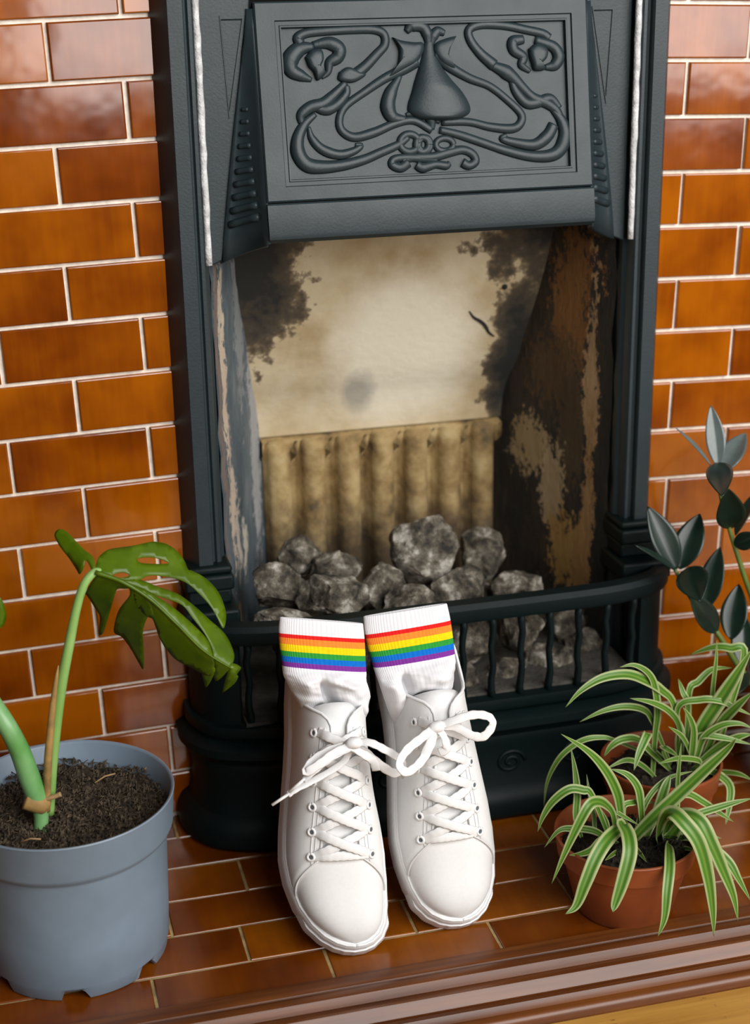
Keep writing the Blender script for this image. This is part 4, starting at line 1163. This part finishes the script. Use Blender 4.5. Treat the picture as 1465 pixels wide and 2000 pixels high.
for pts, wv, dy in front:
    strap('leaf', pts, wv, yc+.005, yc+dy, sp1, ZF, belly=-.012 if dy < -.04 else 0)
S2C = (.418, -.178)
sp2 = empty('potted_spider_plant', (*S2C, 0)); tag(sp2, 'spider plant in the rear terracotta pot, between front pot and dark grate', 'potted plant', 'spider plants')
terracotta(sp2, S2C, .0600, .0420, .088); soil(sp2, *S2C, .053, .074, M['soil_dark'], 200, .004, 11)
yc = S2C[1]
rear = [
 ([(1080, 1400), (1030, 1110), (960, 1022), (870, 966), (760, 930), (620, 950), (500, 1020), (408, 1118)], 62, -.030),
 ([(900, 1640), (920, 1300), (936, 1150), (920, 1000), (880, 920), (800, 876), (718, 888)], 46, -.020),
 ([(1080, 1420), (1060, 1230), (1000, 1140), (900, 1090), (778, 1066)], 46, -.030),
 ([(1010, 1440), (905, 1195), (850, 1130), (740, 1114), (620, 1140), (488, 1202)], 42, -.005),
 ([(1130, 1440), (1160, 1400), (1200, 1290), (1300, 1222), (1400, 1210), (1480, 1238)], 42, -.040),
 ([(1120, 1420), (1180, 1250), (1290, 1080), (1380, 940), (1480, 780)], 86, -.035),
 ([(1180, 1400), (1235, 1160), (1255, 980), (1270, 850), (1275, 732)], 28, -.010),
 ([(1110, 1450), (1130, 1400), (1142, 1260), (1120, 1180), (1082, 1118)], 48, -.040),
 ([(1090, 1400), (1110, 1120), (1080, 1030), (1054, 952)], 38, .010),
 ([(1080, 1400), (1050, 1125), (1180, 1075), (1290, 1080), (1380, 1120), (1480, 1166)], 42, -.030),
 ([(1300, 1300), (1430, 820), (1350, 780), (1250, 775), (1118, 818)], 52, .030),
 ([(1130, 1400), (1115, 1040), (1170, 970), (1250, 900), (1362, 892)], 42, .020),
 ([(1130, 1430), (1110, 1350), (1070, 1280), (998, 1228)], 40, -.045),
 ([(1120, 1430), (1165, 1290), (1300, 1290), (1480, 1332)], 42, -.035),
 ([(1000, 1440), (700, 1310), (600, 1290), (500, 1310), (400, 1380), (340, 1460), (300, 1560), (285, 1690)], 32, .030),
 ([(1010, 1450), (840, 1310), (740, 1300), (670, 1340), (628, 1402)], 46, -.010),
 ([(1200, 1400), (1290, 1220), (1380, 1120), (1480, 1030)], 60, -.045),
 ([(1000, 1450), (960, 1350), (1010, 1370), (1055, 1402)], 36, -.045),
 ([(960, 1560), (860, 1460), (760, 1420), (640, 1470)], 34, -.03),
 ([(1010, 1480), (860, 1330), (880, 1270), (830, 1380), (800, 1480)], 54, -.05),
 ([(1100, 1500), (1180, 1430), (1060, 1410), (940, 1440)], 36, -.05),
 ([(1150, 1450), (1280, 1350), (1390, 1290), (1480, 1270)], 50, -.03),
 ([(1150, 1470), (1240, 1480), (1345, 1560), (1345, 1680), (1325, 1790)], 50, -.06),
 ([(1150, 1500), (1300, 1490), (1400, 1500), (1480, 1535)], 34, -.05),
 ([(1060, 1450), (1060, 1330), (1065, 1250), (1040, 1150)], 60, .0)]
for pts, wv, dy in rear:
    strap('leaf', pts, wv, yc+.0, yc+dy, sp2, ZR, belly=-.008)

# ================================================================== ZZ PLANT
ZC = (.615, -.125)
zz = empty('potted_zz_plant', (*ZC, 0)); tag(zz, 'dark glossy-leaved plant with paired oval leaves at the right wall', 'potted plant')
mk('pot', *lathe([(.048, .003), (.052, 0), (.054, .002), (.066, .112), (.068, .114), (.070, .132), (.0685, .132), (.064, .112)], (*ZC, 0), 64), M['pot_black'], zz, True, auto=50)
mk('soil', *lathe([(.0005, .118), (.03, .119), (.063, .116)], (*ZC, 0), 48), M['soil_dark'], zz, True)
def oval(base, tip, hwpx, yb, yt, tilt=0.0, mat='zz'):
    A = at_y(*base, yb); B = at_y(*tip, yt); ax = B-A; Lh = ax.length; t = ax.normalized()
    tocam = (CAM-A).normalized(); nrm = (tocam-t*tocam.dot(t)).normalized(); bt = t.cross(nrm)
    nrm, bt = nrm*math.cos(tilt)+bt*math.sin(tilt), bt*math.cos(tilt)-nrm*math.sin(tilt)
    hw = hwpx*px_m(A); NL, K = 18, 8; V = []; Fc = []
    for i in range(NL+1):
        s = i/NL; prof_ = math.sin(math.pi*s**.92)**.78*(1-.12*s) if 0 < s < 1 else .03
        c = A+ax*s+nrm*(-.10*Lh*(s-.15)**2)
        for k in range(K+1):
            q = k/K*2-1; V.append(c+bt*hw*prof_*q+nrm*(hw*prof_*.30*abs(q)**1.3-.0))
    for i in range(NL):
        for k in range(K): a = i*(K+1)+k; Fc.append((a, a+1, a+K+2, a+K+1))
    return mk('leaf', V, Fc, M[mat], zz, True, solid=.0008)
px_tube('stalk', [(1620, 1420, -.12, 7), (1520, 1290, -.115, 7), (1465, 1156, -.11, 5.5), (1440, 1082, -.105, 5), (1425, 1034, -.10, 4.5), (1408, 970, -.10, 4), (1401, 912, -.10, 3)], M['zz_stem'], zz)
px_tube('stalk', [(1560, 1440, -.12, 7), (1480, 1350, -.12, 6), (1440, 1297, -.12, 6), (1406, 1244, -.115, 5.5), (1386, 1216, -.11, 5), (1355, 1177, -.105, 4.5), (1318, 1112, -.10, 3.5)], M['zz_stem'], zz)
oval((1403, 912), (1390, 792), 20, -.10, -.085, .15, 'zz_pale'); oval((1390, 911), (1329, 833), 7, -.10, -.11, 1.15, 'zz_pale')
oval((1408, 925), (1456, 842), 25, -.10, -.08, -.35, 'zz_pale')
oval((1403, 904), (1410, 960), 27, -.10, -.165, .0); oval((1428, 1032), (1424, 962), 30, -.10, -.14, .2)
oval((1436, 1046), (1480, 950), 15, -.10, -.08, -.7); oval((1434, 1064), (1484, 1046), 19, -.105, -.13, .0)
oval((1322, 1112), (1269, 990), 29, -.10, -.085, .35); oval((1328, 1112), (1366, 1002), 31, -.10, -.085, -.2)
oval((1322, 1116), (1248, 1061), 9, -.10, -.11, 1.0); oval((1345, 1108), (1366, 1170), 34, -.105, -.15, .1)
oval((1379, 1190), (1404, 1068), 26, -.11, -.095, -.3); oval((1400, 1236), (1352, 1160), 24, -.115, -.13, .3)
oval((1428, 1250), (1442, 1140), 28, -.12, -.10, -.2); oval((1452, 1300), (1452, 1200), 26, -.12, -.10, .1); oval((1460, 1310), (1420, 1360), 20, -.12, -.15, .1)
